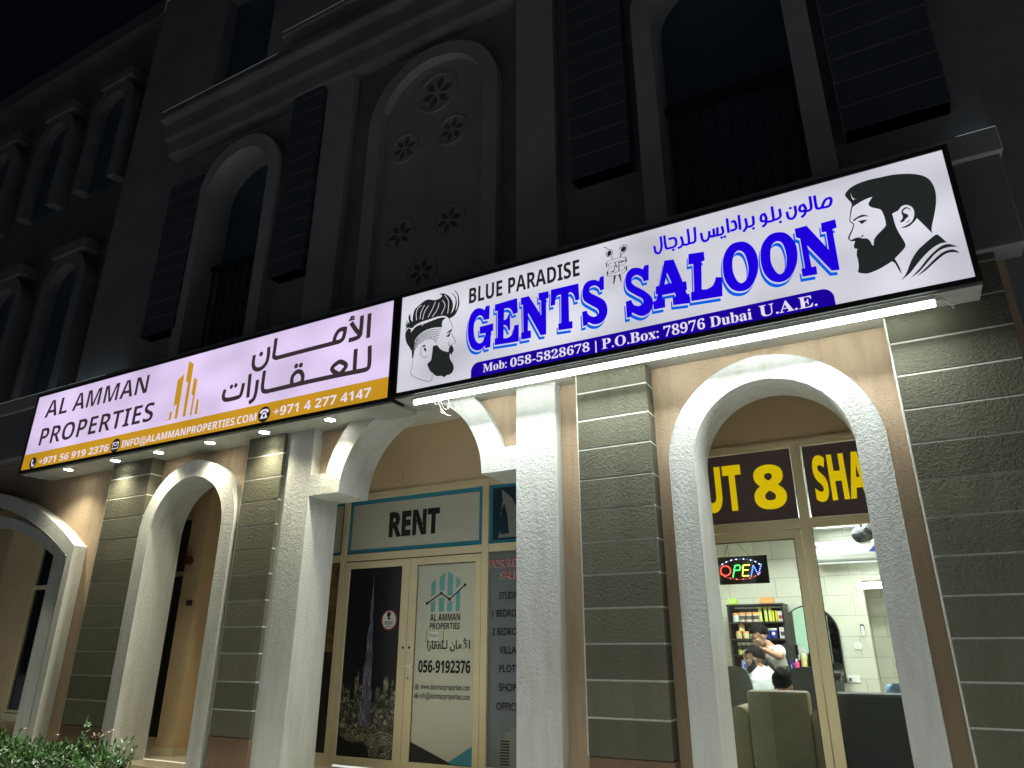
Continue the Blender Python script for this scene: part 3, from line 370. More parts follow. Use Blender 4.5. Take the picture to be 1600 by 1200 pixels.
SC_strokes = [(.0059,[(-1.985,5.149),(-1.961,5.14),(-1.942,5.115),(-1.918,5.103),(-1.901,5.09),(-1.896,5.067),(-1.908,5.039),(-1.905,5.013),(-1.898,4.994)]),(.0059,[(-1.953,5.096),(-1.964,5.077),(-1.959,5.052),(-1.946,5.037),(-1.926,5.036)]),(.0059,[(-1.832,5.082),(-1.815,5.103),(-1.79,5.116),(-1.767,5.111),(-1.754,5.09),(-1.762,5.058),(-1.783,5.038),(-1.807,5.028),(-1.821,4.997)]),(.0051,[(-1.825,5.055),(-1.82,5.036),(-1.824,5.003)]),(.0038,[(-1.964,4.982),(-1.924,4.992),(-1.872,4.995),(-1.821,4.993),(-1.771,4.983)]),(.0038,[(-1.938,4.957),(-1.894,4.962),(-1.846,4.96),(-1.773,4.947)]),(.0038,[(-1.953,4.893),(-1.928,4.916),(-1.884,4.923)]),(.0038,[(-1.834,4.905),(-1.794,4.909),(-1.768,4.931)]),(.0038,[(-1.96,4.865),(-1.923,4.851),(-1.86,4.851),(-1.813,4.855),(-1.774,4.861)]),(.0038,[(-1.964,4.836),(-1.921,4.823),(-1.862,4.817),(-1.807,4.824),(-1.769,4.839)])]

FZ = 0.343          # shop floor
YW, YP, YC, YB, YD, YS = 5.98, 5.80, 5.85, 6.30, 6.90, 5.50   # wall, pilasters, columns, back of the arcade, shopfront, sign faces

# ------------------------------------------------------------------ ground
tag(MB().box(-60, 60, -40, 60, -.9, -.12).build('road', M['asphalt']), 'dark asphalt parking road in front of the shops', 'road', kind='structure')
tag(MB().box(-12.5, 9, 3.7, 3.9, -.4, .0).build('kerb', M['kerb'], bevel=.01), 'grey stone kerb along the walkway', 'kerb', kind='structure')
tag(MB().box(-12.5, 9, 3.9, 30, -.4, -.004).build('pavement', M['paving']), 'pale paved walkway before the arcade', 'pavement', kind='structure')

# ------------------------------------------------------------------ the building
bld = thing('building', 'beige and white arcaded building with olive block pilasters and dark upper floors', 'building', (-5, 6, 0))
RA = (-.766, 3.062, .622, .835); NA = (-7.76, 2.98, .663, .870); EA = (-4.425, 3.20, .919, 1.16)
def arch_hole(cx, cz, r): return [(cx-r, -.2)]+[(x, z) for x, z in reversed(arcpts(cx, cz, r, 0, 180))]+[(cx+r, -.2)]
def seg_arc(cx, apex, r, x0, x1, n=24):
    xs = [x0+(x1-x0)*i/n for i in range(n+1)]; return [(x, apex-(r-math.sqrt(r*r-(x-cx)**2))) for x in xs]
# ground-floor wall with its openings cut to the ground
out = [(-19.5, -.2), (-19.5, 4.5), (1.1, 4.5), (1.1, -.2)]
ring_mid = .74
out += [(RA[0]+ring_mid, -.2)]+arcpts(RA[0], RA[1], ring_mid, 0, 180)+[(RA[0]-ring_mid, -.2)]
out += [(-2.95, -.2), (-2.95, 3.32)]+arcpts(EA[0], EA[1], 1.04, 7, 173)+[(-5.95, 3.32), (-5.95, -.2)]
out += [(NA[0]+.77, -.2)]+arcpts(NA[0], NA[1], .77, 0, 180)+[(NA[0]-.77, -.2)]
fa = list(reversed(seg_arc(-13.4, 3.86, 6.0, -16.75, -10.05)))
out += [(-10.05, -.2)]+fa+[(-16.75, -.2)]
MB().prism([out], YW, YB-.005).build('wall', M['beige'], bld)
# arch surrounds
def ring(cx, cz, ri, ro, y0, y1, zb, m=M['white']):
    pts = [(cx-ro, zb)]+list(reversed(arcpts(cx, cz, ro, 0, 180)))+[(cx+ro, zb), (cx+ri, zb)]+arcpts(cx, cz, ri, 0, 180)+[(cx-ri, zb)]
    return MB().prism([pts], y0, y1).build('arch_surround', m, bld, bevel=.012)
ring(*RA, YP, 6.27, 0)
ring(*NA, YP, 6.275, 0)
a = math.degrees(math.asin(.24/EA[3]))
pts = [(-5.785, 3.2), (EA[0]-EA[2], 3.2)]+list(reversed(arcpts(EA[0], EA[1], EA[2], 0, 180)))[1:-1]+[(EA[0]+EA[2], 3.2), (-3.108, 3.2), (-3.108, 3.44)]+arcpts(EA[0], EA[1], EA[3], a, 180-a)+[(-5.785, 3.44)]
MB().prism([pts], YC, 6.36).build('arch_surround', M['white'], bld, bevel=.008)
# far bay: a wide segmental opening with a stepped double frame
def segring(x0, x1, cx, apex, r, w, wj, y0, y1):
    o_ = seg_arc(cx, apex, r, x0, x1); i_ = seg_arc(cx, apex-w, r, x0+wj, x1-wj)
    MB().prism([[(x0, 0)]+o_+[(x1, 0), (x1-wj, 0)]+list(reversed(i_))+[(x0+wj, 0)]], y0, y1).build('arch_surround', M['white'], bld, bevel=.012)
segring(-16.81, -9.99, -13.4, 3.98, 6.0, .22, .125, YP, 6.20)
segring(-16.40, -10.40, -13.4, 3.64, 6.0, .16, .30, 5.95, 6.36)
# columns either side of the entrance
MB().box(-6.255, -5.778, YC, 6.34, 0, 4.45).build('column', M['white'], bld, bevel=.01)
MB().box(-3.118, -2.688, YC, 6.34, 0, 4.45).build('column', M['white'], bld, bevel=.01)
# olive block pilasters with white joints
rj = random.Random(5)
def pilaster(x0, x1, z0, z1, step, first, ybk=YW+.01, mm=None):
    m = MB()
    m.cur = 1; m.box(x0+.003, x1-.003, YP+.0035, ybk, z0, z1); m.box(x0-.013, x0-.0006, YP+.004, ybk-.002, z0+.002, z1); m.cur = 0
    zs = [z0]; z = first
    while z < z1-.02:
        if z > z0+.02: zs.append(z)
        z += step
    zs.append(z1)
    zs = [zs[0]]+[q+rj.uniform(-.004, .004) for q in zs[1:-1]]+[zs[-1]]
    for a, b in zip(zs, zs[1:]):
        m.cur = rj.choice((0, 0, 2, 3)) if not mm else 0
        m.box(x0, x1, YP, ybk-.004, a+(.0072 if a > z0 else 0), b-(.0072 if b < z1 else 0))
    return m.build('pilaster', (mm+mm) if mm else [M['olive'], M['groove'], M['olive_b'], M['olive_c']], bld, bevel=.003)
for x0, x1, first in ((-9.46, -8.625, .72+.2775), (-6.805, -6.205, .70+.2775), (-2.435, -1.755, .785+.2785), (.213, 1.016, 1.10-.268)):
    base = .72 if x0 < -6 else .785
    if x0 > 0: base = .56
    pilaster(x0, x1, base, 4.40, .2695 if x0 > 0 else .2775, first)
    MB().box(x0-.004, x1+.004, YP+.008, YW+.012, 0, base-.003).build('plinth', M['brown'], bld, bevel=.008)
# alcove behind the arcade: floor, ceiling, back wall above the shopfronts, piers
MB().box(-19.5, 1.1, YB-.4, YD+.02, -.02, FZ).build('alcove_floor', M['tile'], bld)
MB().box(-19.5, 1.1, YB+.062, YD+.3, 4.21, 4.33).build('alcove_ceiling', M['white_smooth'], bld)
w = MB(); w.box(-8.3, 1.09, YD-.03, YD+.12, 3.425, 4.21); w.box(-6.9, -6.42, YD-.03, YD+.12, FZ, 3.425); w.box(-2.68, -2.3, YD-.03, YD+.12, FZ, 3.425)
w.box(-8.3, -6.9, YD-.03, YD+.12, FZ, 3.425)
w.build('shopfront_wall', M['beige_smooth'], bld)
p = MB(); p.box(-8.64, -8.31, 6.57, YD+.1, FZ, 4.21); p.box(-10.4, -9.75, YD-.1, YD+.1, FZ, 4.21); p.box(-9.75, -8.64, YD-.02, YD+.1, 3.42, 4.21); p.build('pier', M['beige_smooth'], bld)
MB().box(-8.66, -8.29, 6.55, YD, FZ, FZ+.09).build('skirting', M['tile'], bld)
MB().box(-12.9, -11.86, 6.45, YD+.1, 0, 4.21).build('pier', M['beige_smooth'], bld)
MB().box(-19.5, -12.9, YD, YD+.1, 0, 4.21).build('shopfront_wall', M['beige_smooth'], bld)
# plain dark windows behind the far openings
def dark_window(x0, x1, z0, z1, y, tz, sub=None):
    f = MB(); t = .045
    for a, b, c, d in ((x0, x0+t, z0, z1), (x1-t, x1, z0, z1)): f.box(a, b, y-.03, y+.04, c, d)
    for c, d in ((z0, z0+t), (z1-t, z1), (tz-.03, tz+.03)): f.box(x0+t, x1-t, y-.028, y+.038, c, d)
    fr = f.build('window', M['alu'], bld, bevel=.004)
    MB().box(x0+t, x1-t, y, y+.012, z0+t, tz-.03).build('pane', M['darkglass'], fr); MB().box(x0+t, x1-t, y, y+.012, tz+.03, z1-t).build('pane', M['darkglass'], fr)
    MB().box(x0, x1, y-.05, y+.05, z0-.10, z0-.002).build('sill', M['tile'], fr)
dark_window(-9.74, -8.645, FZ+.10, 3.415, YD, 2.595)
dark_window(-11.85, -10.45, .72, 3.9, 6.42, 2.47)
# upper floors
def upper_wall():
    o_ = [(-11.25, 4.5), (-11.25, 13.9), (1.1, 13.9), (1.1, 4.5)]
    holes = []
    for cx, cz, r in ((-7.88, 8.16, .76), (-.77, 8.16, .73)):
        holes.append([(cx-r, 5.45)]+list(reversed(arcpts(cx, cz, r, 0, 180)))+[(cx+r, 5.45)])
    for x0, x1 in ((-9.2, -7.9), (-5.6, -4.5), (-3.6, -2.6), (-1.6, -.2)): holes.append([(x0, 10.7), (x0, 12.9), (x1, 12.9), (x1, 10.7)])
    holes.append([(-5.15, 5.3)]+list(reversed(arcpts(-4.38, 8.18, .77, 0, 180)))+[(-3.61, 5.3)])
    MB().prism([o_]+holes, YW, 6.3).build('wall', M['upper'], bld)
upper_wall()
def upper_ring(cx, cz, ri, ro, y0, y1, zb): return ring(cx, cz, ri, ro, y0, y1, zb, M['upper_trim'])
for cx in (-7.88, -.77):
    upper_ring(cx, 8.16, .66, .87, YP, 6.32, 5.4)
    f = MB().box(cx-.70, cx+.70, 6.27, 6.30, 5.4, 8.9).build('window', M['night_pane'], bld)
    b = MB()
    for i in range(9): b.box(cx-.62+i*.153, cx-.60+i*.153, 6.12, 6.14, 5.62, 6.98)
    b.box(cx-.655, cx+.655, 6.10, 6.16, 6.98, 7.06); b.box(cx-.655, cx+.655, 6.11, 6.15, 5.56, 5.62); b.build('railing', M['sign_case'], bld)
    MB().box(cx-.655, cx+.655, 6.0, 6.26, 5.44, 5.54).build('sill', M['upper_trim'], bld)
for x0, x1 in ((-9.2, -7.9), (-5.6, -4.5), (-3.6, -2.6), (-1.6, -.2)):
    MB().box(x0-.02, x1+.02, 6.2, 6.24, 10.6, 12.95).build('window', M['night_pane'], bld)
# blind arch with carved rosettes
ring(-4.38, 8.18, .80, 1.0, YC, 6.05, 5.25, M['upper_trim'])
pn = MB().prism([[(-5.2, 5.25)]+list(reversed(arcpts(-4.38, 8.18, .82, 0, 180)))+[(-3.56, 5.25)]], 5.97, 6.03).build('carved_panel', M['upper_trim'], bld)
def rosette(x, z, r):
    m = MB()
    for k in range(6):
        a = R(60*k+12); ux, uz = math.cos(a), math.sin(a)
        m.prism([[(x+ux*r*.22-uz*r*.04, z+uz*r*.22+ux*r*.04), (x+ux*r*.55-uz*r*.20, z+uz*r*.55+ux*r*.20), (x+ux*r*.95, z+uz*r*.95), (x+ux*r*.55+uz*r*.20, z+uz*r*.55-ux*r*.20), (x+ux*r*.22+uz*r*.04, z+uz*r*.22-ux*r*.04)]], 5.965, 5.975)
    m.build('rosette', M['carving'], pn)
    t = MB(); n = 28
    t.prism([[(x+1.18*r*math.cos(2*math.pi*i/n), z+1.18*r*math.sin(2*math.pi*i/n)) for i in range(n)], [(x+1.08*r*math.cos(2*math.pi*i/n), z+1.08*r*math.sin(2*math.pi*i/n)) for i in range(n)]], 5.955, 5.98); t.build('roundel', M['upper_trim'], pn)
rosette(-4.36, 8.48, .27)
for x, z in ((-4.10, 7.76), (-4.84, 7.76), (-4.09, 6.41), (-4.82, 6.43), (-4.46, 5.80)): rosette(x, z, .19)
for x in (-6.255, -3.118): MB().box(x, x+.5, YC, YW+.01, 5.42, 10.2).build('column', M['upper_trim'], bld, bevel=.01)
pilaster(-9.48, -8.71, 5.95, 8.65, .27, 6.22, mm=[M['upper_block'], M['upper_joint']]); pilaster(-6.87, -6.30, 6.27, 9.45, .27, 6.54, mm=[M['upper_block'], M['upper_joint']]); pilaster(-2.42, -1.76, 6.27, 9.9, .268, 6.54, mm=[M['upper_block'], M['upper_joint']]); pilaster(.205, 1.02, 5.85, 9.9, .27, 6.12, mm=[M['upper_block'], M['upper_joint']])
# string course at first-floor level and the roof-terrace cornices
MB().box(-19.5, 1.215, 5.74, YW+.02, 4.40, 5.19).build('string_course', M['upper'], bld, bevel=.01)
MB().box(-19.5, 1.235, 5.69, YW+.02, 5.192, 5.42).build('string_course', M['upper_trim'], bld, bevel=.01)
def cornice(x0, x1, z0, z1):
    pr = [(YW+.01, z0), (5.78, z0), (5.72, z0+(z1-z0)*.3), (5.66, z0+(z1-z0)*.35), (5.62, z0+(z1-z0)*.7), (5.52, z0+(z1-z0)*.75), (5.52, z1), (YW+.01, z1)]
    n = len(pr); vs = [(x0, y, z) for y, z in pr]+[(x1, y, z) for y, z in pr]
    MB().add(vs, [tuple(range(n)), tuple(reversed(range(n, 2*n)))]+[(i, i+n, (i+1) % n+n, (i+1) % n) for i in range(n)]).build('cornice', M['cornice'], bld, bevel=.03)
cornice(-9.75, 1.15, 9.35, 10.1); cornice(-7.05, 1.15, 10.12, 10.5)
# rear wing to the left and the set-back side on the right
wing = MB(); wing.box(-40, -11.26, 6.25, 12, 4.5, 13.6); wing.box(-40, -19.5, 6.0, 12, 0, 4.5); wing.build('wing_wall', M['wing'], bld)
for cx, z0, cz in ((-12.35, 9.9, 11.7), (-14.3, 9.9, 11.7), (-16.4, 9.9, 11.7), (-12.5, 5.6, 7.75), (-14.5, 5.6, 7.75), (-16.6, 5.6, 7.75)):
    ring(cx, cz, .42, .66, 6.0, 6.26, z0, M['wing_trim'])
    MB().box(cx-.44, cx+.44, 6.18, 6.24, z0, cz+.4).build('window', M['night_pane'], bld)
    MB().box(cx-.5, cx+.5, 5.95, 6.26, cz+.62, cz+.85).build('keystone', M['wing_trim'], bld, bevel=.01)
MB().box(-40, -11.2, 5.95, 12, 13.6, 14.0).build('parapet', M['wing'], bld)
side = MB(); side.box(1.25, 14, 6.6, 12, -.1, 13.9); side.box(1.095, 1.249, YW+.005, 12, -.1, 13.9); side.build('side_wall', M['upper'], bld)

# ------------------------------------------------------------------ office shopfront (frames, doors, printed films)
def bars(xs, zs, y0=YD-.035, y1=YD+.045):
    m = MB()
    for a, b, c, d in xs: m.box(a, b, y0, y1, c, d)
    for a, b, c, d in zs: m.box(a, b, y0+.003, y1-.003, c, d)
    return m
TR0, TR1, TOP = 2.595, 2.68, 3.345
fr = bars([(-6.135, -6.06, FZ, 3.42), (-4.092, -4.008, FZ, 3.42), (-6.42, -6.36, FZ, 3.42), (-2.74, -2.68, FZ, 3.42)],
          [(-6.36, -6.135, TOP, 3.42), (-6.06, -4.092, TOP, 3.42), (-4.008, -2.74, TOP, 3.42), (-6.36, -6.135, TR0, TR1), (-6.06, -4.092, TR0, TR1), (-4.008, -2.74, TR0, TR1), (-6.36, -6.135, FZ, FZ+.13), (-4.008, -2.74, FZ, FZ+.13)]).build('window_frame', M['alu'], bld, bevel=.004)
# head bead and shadow gap
MB().box(-6.42, -2.68, YD-.05, YD-.036, 3.40, 3.424).build('bead', M['alu'], fr)
def board(x0, x1, z0, z1, name, border=.045):
    MB().box(x0, x1, YD-.002, YD+.01, z0, z1).build(name, M['vinyl_teal'], fr)
    MB().prism([[(x0+border, z0+border), (x1-border, z0+border), (x1-border, z1-border), (x0+border, z1-border)]], YD-.005, YD-.005).build(name, M['vinyl_grey'], fr)
board(-6.06, -4.092, TR1, TOP, 'poster', .055)
board(-6.36, -6.135, TR1, TOP, 'poster', .04)
text('lettering', bold('RENT'), -5.43, -4.69, 2.852, 3.143, YD-.008, M['print_black'], fr, .032)
# left side light: dusk road print
MB().box(-6.36, -6.135, YD-.002, YD+.01, 1.55, TR0).build('poster', M['poster_sky'], fr)
MB().box(-6.36, -6.135, YD-.002, YD+.01, FZ+.13, 1.548).build('poster', M['poster_road'], fr)
# right side light: slate price list with a grey tower at its foot, sea view above
MB().box(-4.008, -2.74, YD-.002, YD+.01, TR1, TOP).build('poster', M['vinyl_teal'], fr)
MB().prism([[(-3.97, TR1+.04), (-2.8, TR1+.04), (-2.8, TOP-.04), (-3.97, TOP-.04)]], YD-.005, YD-.005).build('poster', M['poster_sea'], fr)
s = MB().prism([[(-3.90, 2.74), (-3.62, 2.74), (-3.60, 2.86), (-3.655, 3.05), (-3.73, 3.18), (-3.86, 3.29), (-3.84, 3.16), (-3.87, 3.02), (-3.86, 2.86)]], YD-.007, YD-.007); s.build('tower_print', M['poster_facade'], fr)
s = MB().prism([[(-3.87, 2.78), (-3.76, 2.78), (-3.78, 2.98), (-3.82, 3.12), (-3.86, 3.05)]], YD-.009, YD-.009); s.build('tower_print', M['poster_sea'], fr)
MB().box(-4.008, -2.74, YD-.002, YD+.01, FZ+.13, TR0).build('poster', M['slate'], fr)
for body, xc, z, hw, m in (('FOR RENT', -3.755, 2.425, .235, 'print_red'), ('SALE', -3.755, 2.30, .105, 'print_red'), ('STUDIO', -3.755, 2.088, .125, 'print_black'), ('1 BEDROOM', -3.755, 1.905, .205, 'print_black'), ('2 BEDROOM', -3.755, 1.72, .205, 'print_black'), ('VILLAS', -3.755, 1.538, .12, 'print_black'), ('PLOTS', -3.755, 1.358, .115, 'print_black'), ('SHOPS', -3.755, 1.178, .12, 'print_black'), ('OFFICES', -3.755, .998, .15, 'print_black')):
    h = .085 if m == 'print_red' else .072
    text('lettering', body, xc-hw, xc+hw, z, z+h, YD-.006, M[m], fr, .012)
    if m == 'print_red': text('lettering', body, xc-hw-.006, xc+hw-.006, z-.005, z+h-.005, YD-.004, M['print_white'], fr, .03)
t = MB()
t.cur = 0; t.box(-3.86, -3.56, YD-.012, YD-.003, FZ+.14, .735); t.box(-3.80, -3.62, YD-.011, YD-.003, .735, .80); t.box(-3.73, -3.66, YD-.010, YD-.003, .80, .84)
t.cur = 1
for k in range(9): t.box(-3.85, -3.745, YD-.014, YD-.0121, FZ+.16+k*.026, FZ+.172+k*.026)
for k in range(9): t.box(-3.63, -3.575, YD-.014, YD-.0121, FZ+.16+k*.026, FZ+.172+k*.026)
t.build('tower_print', [M['poster_facade'], M['print_black']], fr)
# double door
def door(x0, x1, gx0, gx1, gz0=.462, gz1=2.502):
    m = MB(); y0, y1 = YD-.03, YD+.03
    m.box(x0, gx0, y0, y1, FZ+.03, TR0-.012); m.box(gx1, x1, y0, y1, FZ+.03, TR0-.012); m.box(gx0, gx1, y0+.002, y1-.002, gz1, TR0-.012); m.box(gx0, gx1, y0+.002, y1-.002, FZ+.03, gz0)
    d = m.build('door', M['alu'], bld, bevel=.004)
    g = MB()
    for a, b, c, e in ((gx0, gx0+.008, gz0, gz1), (gx1-.008, gx1, gz0, gz1), (gx0, gx1, gz0, gz0+.008), (gx0, gx1, gz1-.008, gz1)): g.box(a, b, YD-.012, YD-.0105, c, e)
    g.build('gasket', M['gasket'], d)
    return d
MB().box(-6.06, -4.092, YD-.01, YD+.01, TR0-.012, TR0).build('gasket', M['gasket'], fr)
dl = door(-6.054, -5.068, -5.972, -5.178)
MB().box(-5.972, -5.178, YD-.008, YD+.008, .462, 2.502).build('poster', M['poster_night'], dl)
# skyline print: distant blocks, tapering tower, terraces of lit streets
s = MB(); x = -5.97
while x < -5.19:
    wd = random.uniform(.025, .07); h = random.uniform(1.0, 1.32) if not -5.72 < x < -5.50 else 1.0
    s.prism([[(x, .465), (min(x+wd, -5.18), .465), (min(x+wd, -5.18), h), (x+wd*.5, h+random.uniform(0, .05)), (x, h)]], YD-.0105, YD-.0105); x += wd*1.02
s.build('skyline_print', M['poster_city'], dl)
tw = [(-5.69, .78), (-5.515, .78), (-5.525, 1.15), (-5.54, 1.16), (-5.545, 1.55), (-5.562, 1.57), (-5.566, 1.9), (-5.58, 1.92), (-5.585, 2.16), (-5.594, 2.2), (-5.597, 2.46), (-5.601, 2.46), (-5.606, 2.18), (-5.618, 2.1), (-5.622, 1.82), (-5.64, 1.78), (-5.642, 1.45), (-5.66, 1.42), (-5.665, 1.05)]
MB().prism([tw], YD-.0125, YD-.0125).build('tower_print', M['poster_tower'], dl)
tr = MB()
for k in range(5):
    r = .26-.035*k; tr.prism([arcpts(-5.33, .52, r, 20, 160, 14, r*.8)+list(reversed(arcpts(-5.33, .52, r-.018, 20, 160, 14, (r-.018)*.8)))], YD-.0135-.0002*k, YD-.0135-.0002*k)
for k in range(4):
    r = .22-.03*k; tr.prism([arcpts(-5.73, .72, r, 200, 350, 14, r*.5)+list(reversed(arcpts(-5.73, .72, r-.014, 200, 350, 14, (r-.014)*.5)))], YD-.0135-.0002*k, YD-.0135-.0002*k)
tr.build('skyline_print', city('poster_streets', (.09, .085, .07), (.5, .46, .33), 30, .5), dl)
dk = MB().prism([[(-5.97, .47), (-5.5, .47), (-5.55, .6), (-5.97, .68)]], YD-.013, YD-.013); dk.build('skyline_print', mat('poster_dark', (.012, .013, .014), .3, var=.5, vscale=30), dl)
n = 40
st = MB().disc(-5.338, 1.90, .112, YD-.012, n); stk = st.build('sticker', M['print_red'], dl)
MB().disc(-5.338, 1.90, .097, YD-.014, n).build('sticker', M['print_white'], dl)
f = MB(); f.prism([smoothloop([(-5.345, 1.925), (-5.37, 1.945), (-5.365, 1.98), (-5.34, 1.99), (-5.315, 1.975), (-5.318, 1.95), (-5.33, 1.94), (-5.33, 1.925)])], YD-.016, YD-.016)
f.prism([[(-5.36, 1.905), (-5.31, 1.905), (-5.315, 1.92), (-5.355, 1.922)]], YD-.016, YD-.016)
f.prism([[(-5.38, 1.825), (-5.296, 1.825), (-5.31, 1.833), (-5.366, 1.833)]], YD-.016, YD-.016)
for zz, hw in ((1.878, .07), (1.862, .062), (1.849, .055)):
    for k in range(9): f.box(-5.338-hw+k*hw*2/9, -5.338-hw+(k+.7)*hw*2/9, YD-.0165, YD-.016, zz, zz+.008)
f.build('sticker', M['print_black'], dl)
dr = door(-5.062, -4.098, -4.962, -4.172)
MB().box(-4.962, -4.172, YD-.008, YD+.008, .462, 2.502).build('poster', M['vinyl_grey'], dr)
s = MB()
def cut(x0, x1, zb, zt0, zt1, gap):
    for a, b in gap: s.prism([[(x0, a[0]), (x1, a[1]), (x1, b[1]), (x0, b[0])]], YD-.0105, YD-.0105)
# four bars of the company logo, broken by the zig-zag line
for x0, x1, t0, t1, g0, g1, h0, h1 in ((-4.765, -4.705, 2.292, 2.335, 2.135, 2.17, 2.07, 2.105), (-4.655, -4.585, 2.35, 2.405, 2.20, 2.20, 2.125, 2.13), (-4.545, -4.475, 2.41, 2.37, 2.15, 2.145, 2.065, 2.085), (-4.43, -4.375, 2.35, 2.31, 2.215, 2.265, 2.155, 2.20)):
    s.prism([[(x0, 1.975), (x1, 1.975), (x1, h1), (x0, h0)]], YD-.0105, YD-.0105); s.prism([[(x0, g0), (x1, g1), (x1, t1), (x0, t0)]], YD-.0105, YD-.0105)
s.build('logo', M['vinyl_mint'], dr)
s = MB(); Z = [(-4.815, 2.07), (-4.625, 2.175), (-4.513, 2.105), (-4.312, 2.252)]
for k, (a, b) in enumerate(zip(Z, Z[1:])): s.ribbon([a, b], .014, YD-.0115-.0003*k)
for k, p in enumerate(Z): s.disc(p[0], p[1], .017, YD-.013, 12)
s.build('logo', M['print_black'], dr)
text('lettering', bold('AL AMMAN'), -4.766, -4.368, 1.878, 1.95, YD-.011, M['print_black'], dr)
text('lettering', 'PROPERTIES', -4.766, -4.368, 1.79, 1.855, YD-.011, M['print_black'], dr, .012)
MB().box(-4.758, -4.645, YD-.013, YD-.009, 1.672, 1.765).build('sticker', M['print_white'], dr)
text('lettering', 'PUSH', -4.748, -4.655, 1.705, 1.738, YD-.0145, M['print_grey'], dr)
AL = lambda *g: ''.join(chr(c) for c in reversed(g))
# al-amman lil-aqarat in joined letter forms, right to left
text('lettering', AL(0xFE8D, 0xFEF7, 0x20, 0xFEE3, 0xFE8E, 0xFEE5, 0x20, 0xFEDF, 0x640, 0xFEE0, 0xFECC, 0xFED8, 0xFE8E, 0xFEAD, 0xFE8D), -4.79, -4.232, 1.585, 1.675, YD-.011, M['print_black'], dr, .02, ref=chr(0xFE8D))
w_ = MB()
for k, (a, b) in enumerate((((-4.80, 1.79), (-4.815, 1.66)), ((-4.585, 1.775), (-4.575, 1.65)), ((-4.80, 1.66), (-4.58, 1.655)))): w_.ribbon([a, b], .006, YD-.0095-.0002*k)
w_.build('stain', M['print_grey'], dr)
text('lettering', bold('056-9192376'), -4.898, -4.222, 1.342, 1.462, YD-.011, M['print_black'], dr, .014)
text('lettering', 'www.alammanproperties.com', -4.855, -4.222, 1.172, 1.222, YD-.011, M['print_grey'], dr, .008, ref='t')
text('lettering', 'info@alammanproperties.com', -4.86, -4.222, 1.082, 1.132, YD-.011, M['print_grey'], dr, .008, ref='t')
ic = MB()
for z in (1.195, 1.105):
    ic.prism([[(-4.905+.028*math.cos(2*math.pi*i/16), z+.028*math.sin(2*math.pi*i/16)) for i in range(16)], [(-4.905+.021*math.cos(2*math.pi*i/16), z+.021*math.sin(2*math.pi*i/16)) for i in range(16)]], YD-.011, YD-.011)
ic.box(-4.92, -4.89, YD-.0115, YD-.011, 1.095, 1.115); ic.box(-4.918, -4.892, YD-.0115, YD-.011, 1.19, 1.20); ic.box(-4.908, -4.902, YD-.0117, YD-.0113, 1.178, 1.212)
ic.build('icon', M['print_grey'], dr)
MB().prism([[(-4.962, .464), (-4.40, .464), (-4.962, .655)]], YD-.0105, YD-.0105).build('print_corner', mat('dark_corner', (.02, .02, .018), .35, var=.5, vscale=40), dr)
MB().prism([[(-4.47, .485), (-4.40, .464), (-4.174, .464), (-4.174, .655)]], YD-.0115, YD-.0115).build('print_corner', M['vinyl_teal'], dr)
h = MB(); h.box(-5.035, -5.005, YD-.038, YD-.03, 1.33, 1.47); h.tube([(-5.02, YD-.035, 1.41), (-5.02, YD-.085, 1.41), (-4.93, YD-.09, 1.405)], .011, 8); h.build('handle', M['print_white'], dr)
k = MB(); k.disc(-5.02, 1.28, .009, YD-.033, 10, YD-.029); k.disc(-5.02, 1.60, .014, YD-.033, 10, YD-.029); k.build('lock', M['gasket'], dr)
MB().disc(-5.105, 1.60, .014, YD-.033, 10, YD-.029).build('lock', M['gasket'], dl)
cr = MB()
for k, (a, b) in enumerate((((-5.375, 3.53), (-5.245, 3.545)), ((-5.25, 3.54), (-5.25, 3.66)))): cr.ribbon([a, b], .007, YD-.032-.0003*k)
cr.build('wall_patch', mat('patch', (.38, .28, .16), .8), bld)

# ------------------------------------------------------------------ barber shopfront
fb = bars([(-.742, -.655, FZ, 3.42), (-2.30, -2.24, FZ, 3.42), (1.02, 1.085, FZ, 3.42)],
          [(-2.24, -.742, 3.362, 3.42), (-.655, 1.02, 3.362, 3.42), (-2.24, -.742, 2.605, 2.69), (-.655, 1.02, 2.605, 2.69), (-.655, 1.02, FZ, FZ+.1)]).build('window_frame', M['alu'], bld, bevel=.004)
MB().box(-2.3, 1.085, YD-.055, YD-.036, 3.395, 3.424).build('bead', M['alu'], fb)
for x0, x1 in ((-2.24, -.742), (-.655, 1.02)):
    MB().box(x0, x1, YD+.012, YD+.020, 2.69, 3.362).build('pane', M['glass'], fb)
MB().box(-.655, 1.02, YD+.012, YD+.020, FZ+.1, 2.605).build('pane', M['glass'], fb)
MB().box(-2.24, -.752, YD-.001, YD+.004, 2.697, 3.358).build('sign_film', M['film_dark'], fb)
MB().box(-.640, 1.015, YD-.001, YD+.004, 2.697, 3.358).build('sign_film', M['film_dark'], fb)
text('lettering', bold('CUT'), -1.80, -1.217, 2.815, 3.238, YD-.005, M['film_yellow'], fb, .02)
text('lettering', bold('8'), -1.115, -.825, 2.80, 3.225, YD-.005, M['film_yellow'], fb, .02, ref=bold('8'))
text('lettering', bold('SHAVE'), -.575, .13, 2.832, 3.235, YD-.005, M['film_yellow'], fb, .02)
m = MB(); gx0, gx1, gz1 = -2.16, -.813, 2.52
m.box(-2.234, gx0, YD-.03, YD+.03, FZ+.02, 2.597); m.box(gx1, -.749, YD-.03, YD+.03, FZ+.02, 2.597); m.box(gx0, gx1, YD-.028, YD+.028, gz1, 2.597); m.box(gx0, gx1, YD-.028, YD+.028, FZ+.02, FZ+.11)
db = m.build('door', M['alu'], bld, bevel=.004)
MB().box(gx0, gx1, YD-.004, YD+.004, FZ+.11, gz1).build('pane', M['glass'], db)
g = MB()
